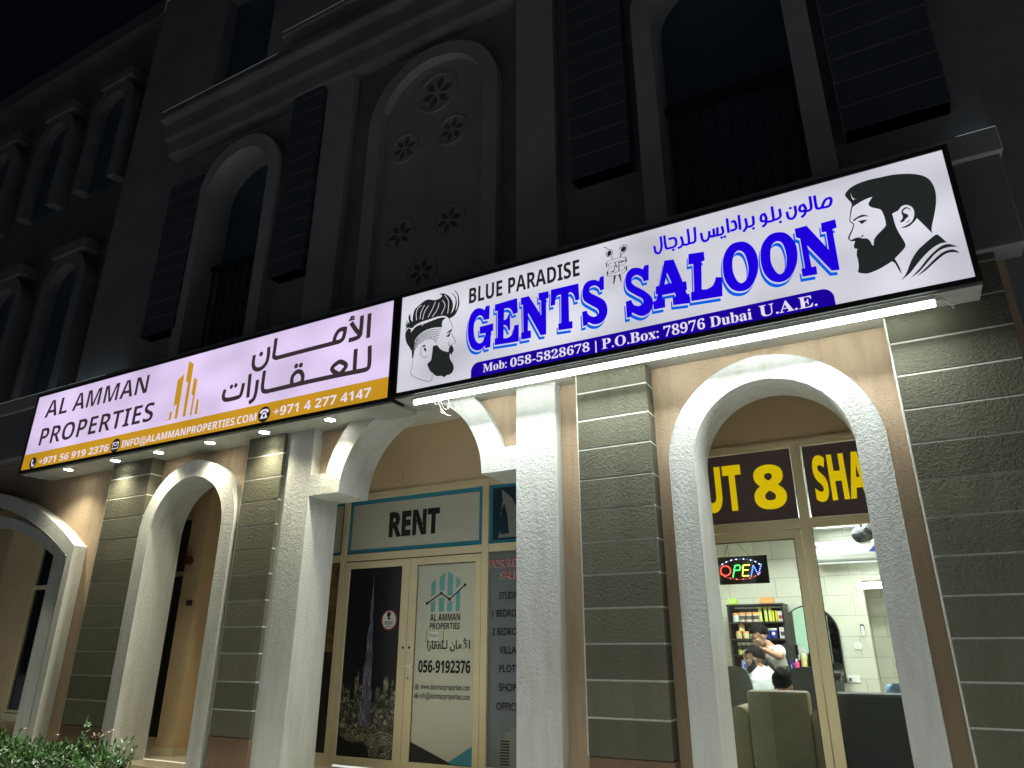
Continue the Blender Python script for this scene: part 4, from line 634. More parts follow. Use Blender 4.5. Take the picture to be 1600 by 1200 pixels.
for a, b, c, e in ((gx1-.008, gx1, FZ+.11, gz1), (gx0, gx1, gz1-.008, gz1)): g.box(a, b, YD-.012, YD-.006, c, e)
g.build('gasket', M['gasket'], db)
h = MB(); h.tube([(-2.12, YD-.03, 1.2), (-2.12, YD-.08, 1.2), (-2.12, YD-.08, 1.6), (-2.12, YD-.03, 1.6)], .012, 8); h.build('handle', M['steel'], db)
MB().box(-2.15, -1.575, YD+.006, YD+.010, FZ+.12, 2.515).build('privacy_film', mat('frosted_mint', (.42, .62, .53), .5), db)  # unseen from the street, added to give the mirror a mint reflection
MB().box(-.655, -.648, YD-.012, YD-.006, FZ+.1, 2.605).build('gasket', M['gasket'], fb)

# ------------------------------------------------------------------ sign boards
def signboard(label, X0, X1, Z0, Z1, face_m, group='shop signs over the arcade'):
    s = thing('shop_sign', label, 'shop sign', ((X0+X1)/2, YS, Z0), group)
    c = MB(); c.box(X0-.038, X1+.038, YS+.012, 5.735, Z0-.045, Z1+.038)
    c.prism([[(X0-.04, Z0-.047), (X1+.04, Z0-.047), (X1+.04, Z1+.04), (X0-.04, Z1+.04)], [(X0, Z0), (X0, Z1), (X1, Z1), (X1, Z0)]], YS-.012, YS+.010)
    c.build('cabinet', M['sign_case'], s, bevel=.003)
    MB().box(X0-.035, X1+.035, YS+.03, 5.974, Z0-.055, 4.394).build('soffit', M['sign_soffit'], s)
    MB().box(X0, X1, YS, YS+.008, Z0, Z1).build('face', face_m, s)
    return s
s2 = signboard('white backlit barber sign with big blue slab lettering and two bearded heads', -4.345, .818, 4.08, 5.20, M['face_w'])
L1, L2, L3, L4 = YS-.0025, YS-.004, YS-.0055, YS-.007
def polys(name, shapes, y, m, parent, dx=0, dz=0, k=5):
    mb = MB()
    for loops in shapes: mb.prism([[(p[0]+dx, p[1]+dz) for p in smoothloop(l, True, k)] for l in loops], y, y)
    return mb.build(name, m, parent)
polys('lettering_shadow', SLAB, L1, M['sky'], s2, -.02, -.040)
polys('lettering_outline', SLAB, L2, M['face_w'], s2, -.007, -.014)
polys('lettering', SLAB, L3, M['blue'], s2)
h1 = polys('head_emblem', [RH_main], L1, M['blk'], s2)
polys('head_emblem', [[b] for b in RH_bits], L2, M['blk'], h1); polys('highlight', [[b] for b in RH_light], L2, M['face_w'], h1)
h2 = polys('head_emblem', [[b] for b in LH_main], L1, M['blk'], s2)
mb = MB()
for i, (w, p) in enumerate(LH_strokes): mb.ribbon(smoothloop(p, False, 4) if len(p) > 2 else p, w, L2-.00002*i)
mb.build('head_emblem', M['blk'], h2)
mb = MB()
for i, (w, p) in enumerate(LH_light): mb.ribbon(smoothloop(p, False, 4), w, L3-.00003*i)
mb.build('highlight', M['face_w'], h2)
sc_ = polys('scissors_emblem', [[b] for b in SC_poly], L1, M['blk'], s2)
mb = MB()
for i, (w, p) in enumerate(SC_strokes): mb.ribbon(smoothloop(p, False, 4), w, L2-.00004*i)
mb.build('scissors_emblem', M['blk'], sc_)
text('lettering', bold('BLUE PARADISE'), -3.479, -2.238, 4.915, 5.085, L1, M['blk'], s2, .006)
mb = MB(); r = .085
x0, x1, zt = -3.435, -.108, 4.238
mb.prism([[(x0, 4.082)]+[(x0+r-r*math.cos(R(a)), zt-r*1.1+r*1.1*math.sin(R(a))) for a in range(0, 91, 9)]+[(x1-r+r*math.sin(R(a)), zt-r*1.1+r*1.1*math.cos(R(a))) for a in range(0, 91, 9)]+[(x1, 4.082)]], L1, L1)
bar = mb.build('banner', M['navy'], s2)
text('lettering', serif('Mob:'), -3.296, -3.03, 4.118, 4.205, L2, M['pale'], bar, .004)
text('lettering', serif('058-5828678 |'), -2.99, -2.10, 4.112, 4.205, L2, M['pale'], bar, .004, ref=serif('5'))
text('lettering', serif('P.O.Box:'), -2.048, -1.52, 4.106, 4.205, L2, M['pale'], bar, .004)
text('lettering', serif('78976 Dubai'), -1.475, -.735, 4.104, 4.204, L2, M['pale'], bar, .004, ref=serif('7'))
text('lettering', serif('U.A.E.'), -.675, -.235, 4.106, 4.206, L2, M['pale'], bar, .004)
def strokes(name, S, D, y, m, parent):
    mb = MB()
    for i, (w, p) in enumerate(S): mb.ribbon(smoothloop(p, False, 5) if len(p) > 2 else p, w, y-.00006*i)
    for x, z, r in [(c[0], c[1], r) for c, r in D]: mb.disc(x, z, r, y-.0016, 16)
    return mb.build(name, m, parent)
strokes('lettering', AR2, AR2_dots, L1, M['blue'], s2)

s1 = signboard('lavender backlit property office sign with gold tower logo and phone band', -11.228, -4.458, 4.05, 5.20, M['face_l'])
polys('logo', [[t] for t in TOWERS], L1, M['gold'], s1)
band = MB().prism([[(-11.228, 4.05), (-4.458, 4.05), (-4.458, 4.29), (-11.228, 4.285)]], L1, L1).build('band', M['gold'], s1)
strokes('lettering', AR1, AR1_dots, L1, M['ink'], s1)
def flared(name, body, x0, x1, z0, z1, off):
    return text(name, body, x0, x1, z0, z1, L1, M['ink'], s1, off)
flared('lettering', bold('AL'), -10.955, -10.40, 4.825, 5.075, -.006); flared('lettering', bold('AMMAN'), -10.27, -8.588, 4.825, 5.075, -.006)
flared('lettering', bold('PROPERTIES'), -10.93, -8.355, 4.392, 4.642, -.006)
text('lettering', bold('+971 56 919 2376'), -10.80, -9.178, 4.082, 4.185, L2, M['pale'], band, 0, ref=bold('9'))
text('lettering', bold('INFO@ALAMMANPROPERTIES.COM'), -8.896, -6.395, 4.093, 4.185, L2, M['pale'], band)
text('lettering', bold('+971 4 277 4147'), -6.12, -4.69, 4.098, 4.21, L2, M['pale'], band, 0, ref=bold('9'))
for k, (x, z) in enumerate(((-10.954, 4.135), (-9.033, 4.142), (-6.269, 4.150))):
    ic = MB().disc(x, z, .098 if k else .085, L2, 28).build('icon', M['blk'], band)
    mb = MB()
    if k == 0: mb.prism([smoothloop([(x-.035, z+.055, 1), (x-.012, z+.058, 1), (x-.006, z+.02, 1), (x-.02, z+.012), (x+.0, z-.025), (x+.018, z-.03, 1), (x+.042, z-.01, 1), (x+.036, z-.05, 1), (x+.0, z-.06), (x-.035, z-.015), (x-.045, z+.03)])], L3, L3)
    if k == 1:
        for i, p in enumerate(([(x-.06, z-.042), (x+.06, z-.042), (x+.06, z+.042), (x-.06, z+.042), (x-.06, z-.042)], [(x-.06, z+.042), (x, z-.008), (x+.06, z+.042)])):
            for j, (a, b) in enumerate(zip(p, p[1:])): mb.ribbon([a, b], .011, L3-.0001*(i*5+j))
    if k == 2:
        mb.prism([smoothloop([(x-.068, z+.02), (x-.06, z+.052), (x, z+.065), (x+.06, z+.052), (x+.068, z+.02), (x+.04, z+.018), (x+.03, z+.036), (x, z+.04), (x-.03, z+.036), (x-.04, z+.018)])], L3, L3)
        mb.prism([[(x-.025, z+.025), (x+.025, z+.025), (x+.06, z-.05), (x-.06, z-.05)], [(x+.02*math.cos(-i*.524), z-.015+.02*math.sin(-i*.524)) for i in range(12)]], L3, L3)
    mb.build('icon', M['pale'], ic)
# recessed downlights under the lavender sign
SPOTX = (-10.262, -9.188, -8.292, -7.318, -6.382, -5.364)
for x in SPOTX:
    y, z = 5.635, 3.994
    tr = MB().lathe((x, y, z-.012), [(.060, 0), (.068, .004), (.068, .0125)], 20).build('downlight', M['batten'], s1)
    MB().lathe((x, y, z-.016), [(.035, 0), (.058, .003), (.058, .0035)], 20).build('bulb', M['spot'], tr)
    ld = bpy.data.lights.new('downlight_lamp', 'SPOT'); lo = bpy.data.objects.new('downlight_lamp', ld); COL.objects.link(lo)
    ld.energy = 74; ld.spot_size = R(140); ld.spot_blend = 1.0; ld.shadow_soft_size = .035; ld.color = (1, .95, .70)
    lo.location = (x, y, z-.03); lo.rotation_euler = (R(-16), 0, 0); lo.parent = tr
# ------------------------------------------------------------------ lit tubes under the white sign
TX = [(-4.165, -2.596), (-2.592, -1.038), (-1.034, .552)]
for (a, b), lab in zip(TX, ('lit white tube lamp under the left end of the barber sign', 'lit white tube lamp between two others under the barber sign', 'lit white tube lamp under the right end of the barber sign')):
    t = thing('tube_lamp', lab, 'tube lamp', ((a+b)/2, 5.6, 4.02), 'lit tubes under the white sign')
    m = MB(); m.box(a, b, 5.545, 5.665, 3.990, 4.024); m.build('batten', M['batten'], t, bevel=.006)
    m = MB(); m.tube([(a+.007, 5.572, 3.966), (b-.007, 5.572, 3.966)], .0235, 18); m.build('tube', M['tube'], t, smooth=False)
    ld = bpy.data.lights.new('tube_glow', 'AREA'); lo = bpy.data.objects.new('tube_glow', ld); COL.objects.link(lo); ld.shape = 'RECTANGLE'; ld.size = b-a-.08; ld.size_y = .03; ld.energy = 34; ld.color = (.93, 1, .95)
    lo.location = ((a+b)/2, 5.572, 3.934); lo.rotation_euler = (R(-36), 0, 0); lo.parent = t; lo.matrix_parent_inverse = Matrix.Translation(-wl(t))
    m = MB(); m.box(a, a+.007, 5.552, 5.592, 3.946, 3.9895); m.box(b-.007, b, 5.552, 5.592, 3.946, 3.9895); m.build('end_cap', M['batten'], t, bevel=.004)
def wire(name, runs, r, label, m=M['wire']):
    w = MB()
    for p in runs:
        q = [Vector(x) for x in p]; pts = []
        for i in range(len(q)-1):
            a, b, c, d = q[max(i-1, 0)], q[i], q[i+1], q[min(i+2, len(q)-1)]
            for j in range(6):
                u = j/6; pts.append(.5*((2*b)+(c-a)*u+(2*a-5*b+4*c-d)*u*u+(3*b-a-3*c+d)*u**3))
        pts.append(q[-1]); w.tube(pts, r, 6)
    return tag(w.build(name, m, smooth=True), label, 'wire')
wire('loose_wire', [[(-3.93, 5.66, 4.02), (-3.90, 5.65, 3.92), (-3.80, 5.63, 3.80), (-3.745, 5.63, 3.785)], [(-3.91, 5.66, 4.02), (-3.84, 5.64, 3.88), (-3.77, 5.62, 3.86), (-3.78, 5.63, 3.99)], [(-3.98, 5.66, 4.0), (-3.93, 5.64, 3.93), (-3.86, 5.64, 3.99), (-3.78, 5.65, 4.0)], [(-3.88, 5.66, 4.02), (-3.89, 5.66, 3.86), (-3.83, 5.64, 3.82)]], .0026, 'tangle of loose pale wires hanging below the left tube lamp')
wire('loose_wire', [[(.55, 5.60, 3.99), (.60, 5.62, 4.02), (.655, 5.66, 3.955), (.66, 5.68, 3.945), (.675, 5.72, 3.99), (.68, 5.76, 4.02)], [(.56, 5.61, 3.995), (.63, 5.63, 3.99), (.66, 5.66, 3.94)]], .004, 'white cable looping from the right tube lamp to the sign')

# ------------------------------------------------------------------ red alarm sounder and number plate on the pier
al = thing('alarm_sounder', 'dark red round alarm sounder on the beige pier inside the narrow arch', 'alarm', (-8.53, 6.57, 2.7))
m = MB(); m.tube([(-8.53, 6.57, 2.715), (-8.53, 6.52, 2.715)], .05, 18); m.build('base', M['red_plastic'], al)
m = MB(); m.tube([(-8.53, 6.52, 2.715), (-8.53, 6.45, 2.715), (-8.53, 6.44, 2.715)], [.058, .066, .05], 18); m.build('horn', M['red_plastic'], al)
m = MB(); m.tube([(-8.53, 6.442, 2.715), (-8.53, 6.43, 2.715)], .03, 14); m.build('grille', M['gasket'], al)
npl = thing('number_plate', 'small dark plate reading 28 on the beige pier', 'plate', (-8.43, 6.57, 2.15))
MB().box(-8.485, -8.37, 6.558, 6.5695, 2.125, 2.195).build('plate', M['sign_case'], npl, bevel=.003)
text('lettering', bold('28'), -8.465, -8.39, 2.138, 2.182, 6.5565, M['print_grey'], npl)

# ------------------------------------------------------------------ hedge
hd = thing('hedge', 'leafy green hedge with a few pink blossoms at the foot of the arcade', 'hedge', (-7.9, 4.8, 0))
def leaf(mb, p, d, up, L, w):
    d = d.normalized(); s = d.cross(up); s = s.normalized() if s.length > 1e-4 else Vector((1, 0, 0)); n = s.cross(d)
    mb.add([p, p+d*L*.35+s*w*.5+n*L*.05, p+d*L*.72+s*w*.38+n*L*.03, p+d*L, p+d*L*.72-s*w*.38+n*L*.03, p+d*L*.35-s*w*.5+n*L*.05], [(0, 1, 2, 3), (0, 3, 4, 5)])
fol = MB(); stm = MB()
def sprig(x, y, z0, h, lean, n, L=.062):
    q = Vector((x, y, z0)); d = Vector((lean[0], lean[1], 1)).normalized(); tip = q+d*h
    stm.tube([q, q+d*h*.6+Vector((random.uniform(-.01, .01), 0, 0)), tip], [.005, .004, .002], 5)
    for k in range(n):
        t = .25+.75*k/n; a = random.uniform(0, 6.28); e = random.uniform(.1, .9)
        leaf(fol, q+(tip-q)*t, Vector((math.cos(a), math.sin(a), e)), Vector((0, 0, 1)), L*random.uniform(.7, 1.2), L*.42)
    leaf(fol, tip, d+Vector((random.uniform(-.3, .3), random.uniform(-.3, .3), 0)), Vector((1, 0, 0)), L, L*.4)
def top(x, y): return .66+.03*math.sin(x*3.1+1)+.025*math.sin(x*7.3+y*4)-.10*max(0, (x+6.85))**2*6-.25*max(0, 4.55-y)
for i in range(760):
    y = random.uniform(4.35, 5.3); x = random.uniform(-10.2, -6.35-(y-4.35)*.95); h = random.uniform(.10, .22)
    sprig(x, y, top(x, y)-h-random.uniform(0, .16), h, (random.uniform(-.6, .6), random.uniform(-.7, .4)), 7)
for i in range(420):
    x = random.uniform(-10.2, -6.35); z = random.uniform(.1, .62)
    sprig(x, random.uniform(4.25, 4.5), z, .12, (random.uniform(-.6, .6), -1.2), 6)
for x, y, h, ln in ((-6.72, 4.7, .20, (.6, -.1)), (-6.80, 4.8, .18, (.5, .2)), (-6.62, 4.55, .15, (.8, 0)), (-7.55, 4.9, .20, (-.1, .1)), (-7.1, 4.9, .14, (.3, 0)), (-7.75, 5.0, .22, (.2, 0))): sprig(x, y, top(x, y)-.05, h, ln, 8, .07)
fol.build('foliage', M['leaf'], hd); stm.build('stems', M['twig'], hd)
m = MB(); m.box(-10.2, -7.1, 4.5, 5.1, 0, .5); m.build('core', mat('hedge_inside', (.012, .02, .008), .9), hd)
bl = MB()
for x, y, z in ((-8.25, 4.7, .80), (-7.17, 4.9, .80), (-7.11, 4.9, .82), (-6.98, 4.9, .745), (-8.0, 4.9, .735)):
    for k in range(5): a = k*1.256; leaf(bl, Vector((x, y, z)), Vector((math.cos(a), math.sin(a), .5)), Vector((0, 0, 1)), .03, .018)
bl.build('blossom', M['petal'], hd)
br = MB()
for i in range(22):
    a = random.uniform(0, 6.28); leaf(br, Vector((-7.33+random.uniform(-.08, .09), 4.9, .745+random.uniform(-.03, .03))), Vector((math.cos(a), math.sin(a), .6)), Vector((0, 0, 1)), .05, .02)
br.build('dry_leaves', M['leaf_brown'], hd)

# ------------------------------------------------------------------ inside the barber shop
def tiles():
    m = mat('wall_tile', (.66, .67, .58), .3); nt = m.node_tree; b = nt.nodes['Principled BSDF']
    tc = N(nt, 'ShaderNodeTexCoord'); mp = N(nt, 'ShaderNodeMapping'); mp.inputs['Rotation'].default_value = (R(90), 0, 0); br = N(nt, 'ShaderNodeTexBrick')
    nt.links.new(tc.outputs['Object'], mp.inputs[0]); nt.links.new(mp.outputs[0], br.inputs['Vector'])
    br.inputs['Scale'].default_value = 1; br.inputs['Brick Width'].default_value = .62; br.inputs['Row Height'].default_value = .25; br.inputs['Mortar Size'].default_value = .004; br.inputs['Mortar Smooth'].default_value = .1
    br.inputs['Color1'].default_value = (.66, .67, .57, 1); br.inputs['Color2'].default_value = (.60, .61, .53, 1); br.inputs['Mortar'].default_value = (.36, .36, .32, 1)
    n = N(nt, 'ShaderNodeTexNoise'); n.inputs['Scale'].default_value = 3; n.inputs['Detail'].default_value = 6; nt.links.new(tc.outputs['Object'], n.inputs['Vector'])
    mx = N(nt, 'ShaderNodeMix', data_type='RGBA', blend_type='MULTIPLY'); mx.inputs[0].default_value = .3
    nt.links.new(br.outputs[0], mx.inputs[6]); nt.links.new(n.outputs[0], mx.inputs[7]); nt.links.new(mx.outputs[2], b.inputs['Base Color'])
    return m
M['walltile'] = tiles(); M['wallpaint'] = mat('wall_paint', (.64, .64, .56), .5, var=.06)
M['ceil'] = mat('ceiling_paint', (.62, .65, .66), .6)
M['lightpanel'] = mat('lit_panel', (.9, .9, .9), .3, emis=(.96, 1, .93), estr=62)
M['leather'] = mat('black_leather', (.028, .028, .030), .35, var=.3, vscale=8, bump=.1, bscale=30)
M['taupe'] = mat('taupe_fabric', (.21, .165, .11), .75, var=.25, vscale=5, bump=.1, bscale=140)
M['sofa_black'] = mat('black_upholstery', (.022, .022, .018), .45, var=.3, vscale=4)
M['skin'] = mat('skin', (.42, .24, .16), .5, var=.1, vscale=9); M['hair'] = mat('hair', (.014, .011, .010), .85, spec=.15, var=.4, vscale=40, bump=.3, bscale=90)
M['shirt'] = mat('white_shirt', (.62, .60, .56), .8, bump=.25, bscale=14); M['apron'] = mat('black_apron', (.03, .03, .028), .7, bump=.15, bscale=14)
M['cape'] = mat('white_cape', (.58, .62, .63), .35, bump=.6, bscale=9, bdist=.03); M['blueshirt'] = mat('light_blue_shirt', (.30, .48, .72), .7, bump=.2, bscale=14)
M['trouser'] = mat('dark_trousers', (.03, .03, .035), .8); M['mirror'] = mat('mirror', (.82, .86, .82), .02, metal=1)
tag(MB().box(-3.2, 1.09, YD+.06, 11.4, FZ-.05, FZ-.002).build('floor', M['tile']), 'beige tiled shop floor', 'floor', kind='structure')
c = MB(); c.box(-3.2, 1.09, 9.3, 11.4, 3.10, 3.2); c.box(-3.2, 1.09, YD+.13, 9.3, 3.45, 3.6); c.box(-3.2, 1.09, 9.28, 9.3, 3.1, 3.45); tag(c.build('ceiling', M['ceil']), 'pale stepped ceiling of the barber shop', 'ceiling', kind='structure')
w = MB(); w.box(-3.2, -.485, 10.40, 10.9, FZ, 3.2); w.box(-.485, 1.09, 11.0, 11.4, FZ, 3.2); w.box(-.485, 1.09, 10.42, 10.9, 2.42, 3.2)
tag(w.build('wall_back', M['walltile']), 'pale tiled back wall of the barber shop', 'wall', kind='structure')
w = MB(); w.box(-3.3, -3.2, YD+.12, 11.4, FZ, 3.6); tag(w.build('wall_left', M['wallpaint']), 'pale left wall of the barber shop', 'wall', kind='structure')
w = MB(); w.box(1.06, 1.09, YD+.12, 11.4, FZ, 3.45); tag(w.build('wall_right', M['wallpaint']), 'pale right wall of the barber shop', 'wall', kind='structure')
# ceiling lights
M['lightpanel_dim'] = mat('lit_panel_soft', (.9, .9, .9), .3, emis=(.96, 1, .97), estr=9)
def panel_light(x0, x1, y0, y1, z, label, grp='square ceiling lights in the barber shop', pm_='lightpanel'):
    t = thing('ceiling_light', label, 'ceiling light', ((x0+x1)/2, (y0+y1)/2, z), grp)
    MB().box(x0, x1, y0, y1, z-.012, z-.002).build('diffuser', M[pm_], t)
    f = MB(); 
    for a, b, c_, d in ((x0-.02, x0, y0-.02, y1+.02), (x1, x1+.02, y0-.02, y1+.02), (x0, x1, y0-.02, y0), (x0, x1, y1, y1+.02)): f.box(a, b, c_, d, z-.018, z-.002)
    f.build('frame', M['batten'], t)
panel_light(-.91, -.30, 9.55, 10.12, 3.10, 'bright ceiling panel above the air conditioner', pm_='lightpanel_dim')
panel_light(-1.9, -1.3, 8.2, 8.8, 3.45, 'bright ceiling panel over the barber chairs'); panel_light(.1, .7, 8.2, 8.8, 3.45, 'bright ceiling panel over the black sofa')  # both panels are out of view, added as extra room light
bt = thing('batten_light', 'short lit batten lamp over the recess in the tiled wall', 'lamp', (-.3, 10.38, 2.35))
MB().box(-.56, .12, 10.34, 10.415, 2.325, 2.40).build('housing', M['batten'], bt, bevel=.006); MB().box(-.545, .105, 10.30, 10.339, 2.315, 2.39).build('diffuser', M['lightpanel_dim'], bt, bevel=.01)
# air conditioner
ac = thing('air_conditioner', 'white wall air conditioner under the ceiling with blue corner sticker', 'air conditioner', (-.6, 10.38, 2.64))
pr = [(10.39, 2.66), (10.27, 2.64), (10.18, 2.68), (10.155, 2.74), (10.15, 2.88), (10.17, 2.91), (10.39, 2.91)]; n = len(pr)
MB().add([(-.975, y, z) for y, z in pr]+[(-.215, y, z) for y, z in pr], [tuple(range(n)), tuple(reversed(range(n, 2*n)))]+[(i, i+n, (i+1) % n+n, (i+1) % n) for i in range(n)]).build('body', M['batten'], ac, bevel=.008)
MB().box(-.95, -.24, 10.20, 10.262, 2.634, 2.648).build('louvre', M['ceil'], ac)
MB().prism([[(-.34, 2.755), (-.235, 2.755), (-.235, 2.85)]], 10.148, 10.151).build('sticker', mat('blue_sticker', (.06, .07, .4), .4), ac)
MB().disc(-.315, 2.875, .022, 10.146, 18, 10.15).build('sticker', mat('gold_sticker', (.4, .28, .08), .4), ac); MB().disc(-.955, 2.85, .018, 10.146, 16, 10.15).build('sticker', M['print_red'], ac)
dm = thing('ceiling_fan', 'round black fan head hanging below the ceiling beside the lit panel', 'fan', (-.36, 9.9, 3.1))
MB().ball((-.365, 9.85, 2.92), .125, 20, 12, zs=.85).build('guard', mat('gloss_black', (.03, .03, .035), .15), dm, smooth=True); MB().tube([(-.365, 9.85, 3.02), (-.365, 9.85, 3.10)], .02, 10).build('stem', M['black_plastic'], dm)
# small wall fittings
sw = thing('wall_switch', 'white square switch on the tiled wall right of the mirror', 'switch', (-.655, 10.4, 1.63)); MB().box(-.695, -.615, 10.385, 10.399, 1.59, 1.67).build('plate', M['batten'], sw, bevel=.004); MB().box(-.668, -.642, 10.378, 10.3845, 1.612, 1.648).build('rocker', M['wallpaint'], sw)
so = thing('wall_socket', 'white double socket low on the tiled wall', 'socket', (-.76, 10.4, 1.25)); MB().box(-.83, -.69, 10.385, 10.399, 1.205, 1.285).build('plate', M['batten'], so, bevel=.004); MB().box(-.81, -.785, 10.35, 10.3845, 1.225, 1.26).build('plug', M['gasket'], so)
rm = thing('remote_control', 'remote control in a black holder on the tiled wall', 'remote', (-.56, 10.4, 1.82)); MB().box(-.59, -.545, 10.37, 10.399, 1.825, 1.892).build('holder', M['gasket'], rm, bevel=.008); MB().box(-.583, -.552, 10.362, 10.3695, 1.755, 1.87).build('handset', M['batten'], rm, bevel=.008)
# arched mirror
mi = thing('mirror', 'tall arched wall mirror with thin dark frame behind the barber', 'mirror', (-1.19, 10.39, 1.2))
cx, rr, cz = -1.188, .332, 1.79
def archloop(r, z0): return [(cx-r, z0)]+list(reversed(arcpts(cx, cz, r, 0, 180, 28)))+[(cx+r, z0)]
MB().prism([archloop(rr, 1.22)], 10.375, 10.398).build('glass', M['mirror'], mi)
MB().prism([archloop(rr+.014, 1.206), list(reversed(archloop(rr, 1.22)))], 10.36, 10.398).build('frame', M['sign_case'], mi)
# counter
ct = thing('counter', 'dark counter below the arched mirror', 'counter', (-1.18, 10.2, FZ))
MB().box(-1.46, -.86, 9.95, 10.37, 1.29, 1.328).build('top', M['black_plastic'], ct, bevel=.005); MB().box(-1.44, -.88, 9.98, 10.36, FZ, 1.288).build('cabinet', M['apron'], ct)
def bottle(name, x, y, z, r, h, m, label, cap=None, cat='bottle', group=None, neck=.35):
    t = thing(name, label, cat, (x, y, z), group)
    MB().lathe((x, y, z), [(r*.95, 0), (r, .006), (r, h*.68), (r*neck*1.3, h*.76), (r*neck, h*.8)], 14).build('body', m, t, smooth=False)
    MB().lathe((x, y, z+h*.8), [(r*neck*1.2, 0), (r*neck*1.2, h*.19), (r*neck, h*.2)], 12).build('cap', cap or M['black_plastic'], t)
    return t
pm = lambda n, c: mat(n, c, .35)
bottle('pink_bottle', -1.36, 10.05, 1.33, .03, .15, pm('pink_plastic', (.75, .08, .25)), 'pink bottle on the counter under the mirror', M['print_white'], group=None)
bottle('brown_bottle', -1.315, 10.12, 1.33, .022, .19, pm('brown_glass', (.10, .03, .02)), 'dark brown bottle on the counter beside a yellow canister', M['steel'])
bottle('yellow_canister', -1.27, 10.05, 1.33, .032, .22, pm('pale_yellow', (.66, .66, .26)), 'tall pale yellow canister on the counter', pm('pale_cap', (.7, .7, .5)), 'canister', neck=.85)
bottle('blue_tub', -1.405, 10.08, 1.33, .03, .10, pm('blue_tub', (.03, .05, .16)), 'small dark blue tub on the counter next to a pink bottle', M['print_white'], 'tub', neck=.85)
# shelf unit and its stock
SZ = (1.342, 1.527, 1.723, 1.929)
sh = thing('shelf_unit', 'tall black shelf unit packed with hair products', 'shelf', (-1.77, 10.2, FZ))
m = MB(); m.box(-2.14, -2.115, 9.98, 10.37, FZ, 2.13); m.build('side_panel', M['black_plastic'], sh); m = MB(); m.box(-1.455, -1.43, 9.98, 10.37, FZ, 2.13); m.build('side_panel', M['black_plastic'], sh)
MB().box(-2.115, -1.455, 10.35, 10.368, FZ, 2.11).build('back_panel', M['black_plastic'], sh); MB().box(-2.15, -1.42, 9.975, 10.372, 2.131, 2.15).build('top', M['black_plastic'], sh)
for z in (.5, .85, 1.12)+SZ: MB().box(-2.1145, -1.4555, 9.985, 10.349, z-.02, z-.001).build('shelf', M['black_plastic'], sh)
P = dict(cream=pm('cream_tub', (.70, .55, .45)), mint=pm('mint_tub', (.55, .68, .62)), orange=pm('orange_lid', (.80, .36, .12)), lime=pm('lime_can', (.60, .68, .20)), yel=pm('yellow_can', (.70, .68, .05)), box=pm('white_box', (.72, .68, .64)), royal=pm('royal_tub', (.03, .05, .28)), green=pm('green_jar', (.30, .50, .10)), lav=pm('lavender_box', (.35, .36, .66)), amber=pm('amber_tub', (.72, .60, .30)), red=M['print_red'])
px = lambda q: -2.085+(q-1145)*.00835
def tub(name, q, lev, w, h, m, lid, label, cat='tub', grp='tubs and bottles on the black shelf', y=10.07, dz=0):
    x = px(q); z = SZ[lev]+dz; r = w/2
    t = thing(name, label, cat, (x, y, z), grp)
    MB().lathe((x, y, z), [(r*.92, 0), (r, .008), (r, h*.76), (r*.9, h*.8)], 14).build('body', m, t); MB().lathe((x, y, z+h*.8), [(r*1.03, 0), (r*1.03, h*.18), (r*.95, h*.2)], 14).build('lid', lid, t)
    return t
def carton(name, q, lev, w, h, d, m, m2, label, cat='box', y=10.06, z=None, grp=None, x=None):
    x = px(q) if x is None else x; z = SZ[lev] if z is None else z
    t = thing(name, label, cat, (x, y, z), grp)
    MB().box(x-w/2, x+w/2, y-d/2, y+d/2, z, z+h).build('carton', m, t, bevel=.004); MB().box(x-w*.32, x+w*.32, y-d/2-.002, y-d/2+.001, z+h*.25, z+h*.6).build('print', m2, t)
    return t
tub('product_tub', 1149, 3, .08, .115, P['mint'], P['orange'], 'mint tub with orange lid, first on the top shelf')
for q, s_ in ((1159, 'left'), (1169.5, 'middle'), (1180, 'right')):
    t = tub('product_tub', q, 3, .082, .12, P['cream'], P['orange'], {'left': 'pink tub with orange lid next to the mint tub', 'middle': 'middle one of three pink tubs with orange lids', 'right': 'pink tub with orange lid beside the tall lime cans'}[s_])
    MB().lathe((px(q), 10.07, SZ[3]+.03), [(.0415, 0), (.0417, .002), (.0417, .045), (.0415, .047)], 14).build('print', M['print_grey'], t)
for q, lab in ((1187, 'tall lime spray can beside the pink tubs'), (1195, 'tall lime spray can in the middle of the top shelf'), (1201.5, 'tall lime spray can beside the small yellow bottles')): tub('spray_can', q, 3, .042, .19, P['lime'], P['lime'], lab, 'can')
for q, lab in ((1206, 'small yellow bottle next to the lime cans'), (1210.5, 'small yellow bottle next to the white carton')): tub('yellow_bottle', q, 3, .026, .135, P['yel'], P['yel'], lab, 'bottle')
carton('product_carton', 1217, 3, .065, .125, .06, P['box'], P['red'], 'white carton with dark red print at the right of the top shelf')
tub('product_tub', 1151, 2, .075, .09, P['amber'], P['orange'], 'amber tub with orange lid, bottom left of the stacked three'); tub('product_tub', 1162, 2, .075, .09, P['amber'], P['orange'], 'amber tub with orange lid, bottom right of the stacked three'); tub('product_tub', 1156, 2, .075, .09, P['amber'], P['orange'], 'amber tub with orange lid stacked on two others', dz=.0905)
tub('product_tub', 1172, 2, .075, .13, P['mint'], P['orange'], 'taller mint tub with orange lid on the second shelf')
for q, lab in ((1193, 'dark blue tub with white lid behind the barber'), (1204, 'dark blue tub with white lid beside the white carton')):
    t = tub('blue_tub', q, 2, .09, .125, P['royal'], M['print_white'], lab); MB().disc(px(q), SZ[2]+.06, .02, 10.022, 14, 10.03).build('print', M['print_white'], t)
carton('product_carton', 1217, 2, .07, .135, .06, P['box'], M['print_grey'], 'plain white carton at the right of the second shelf')
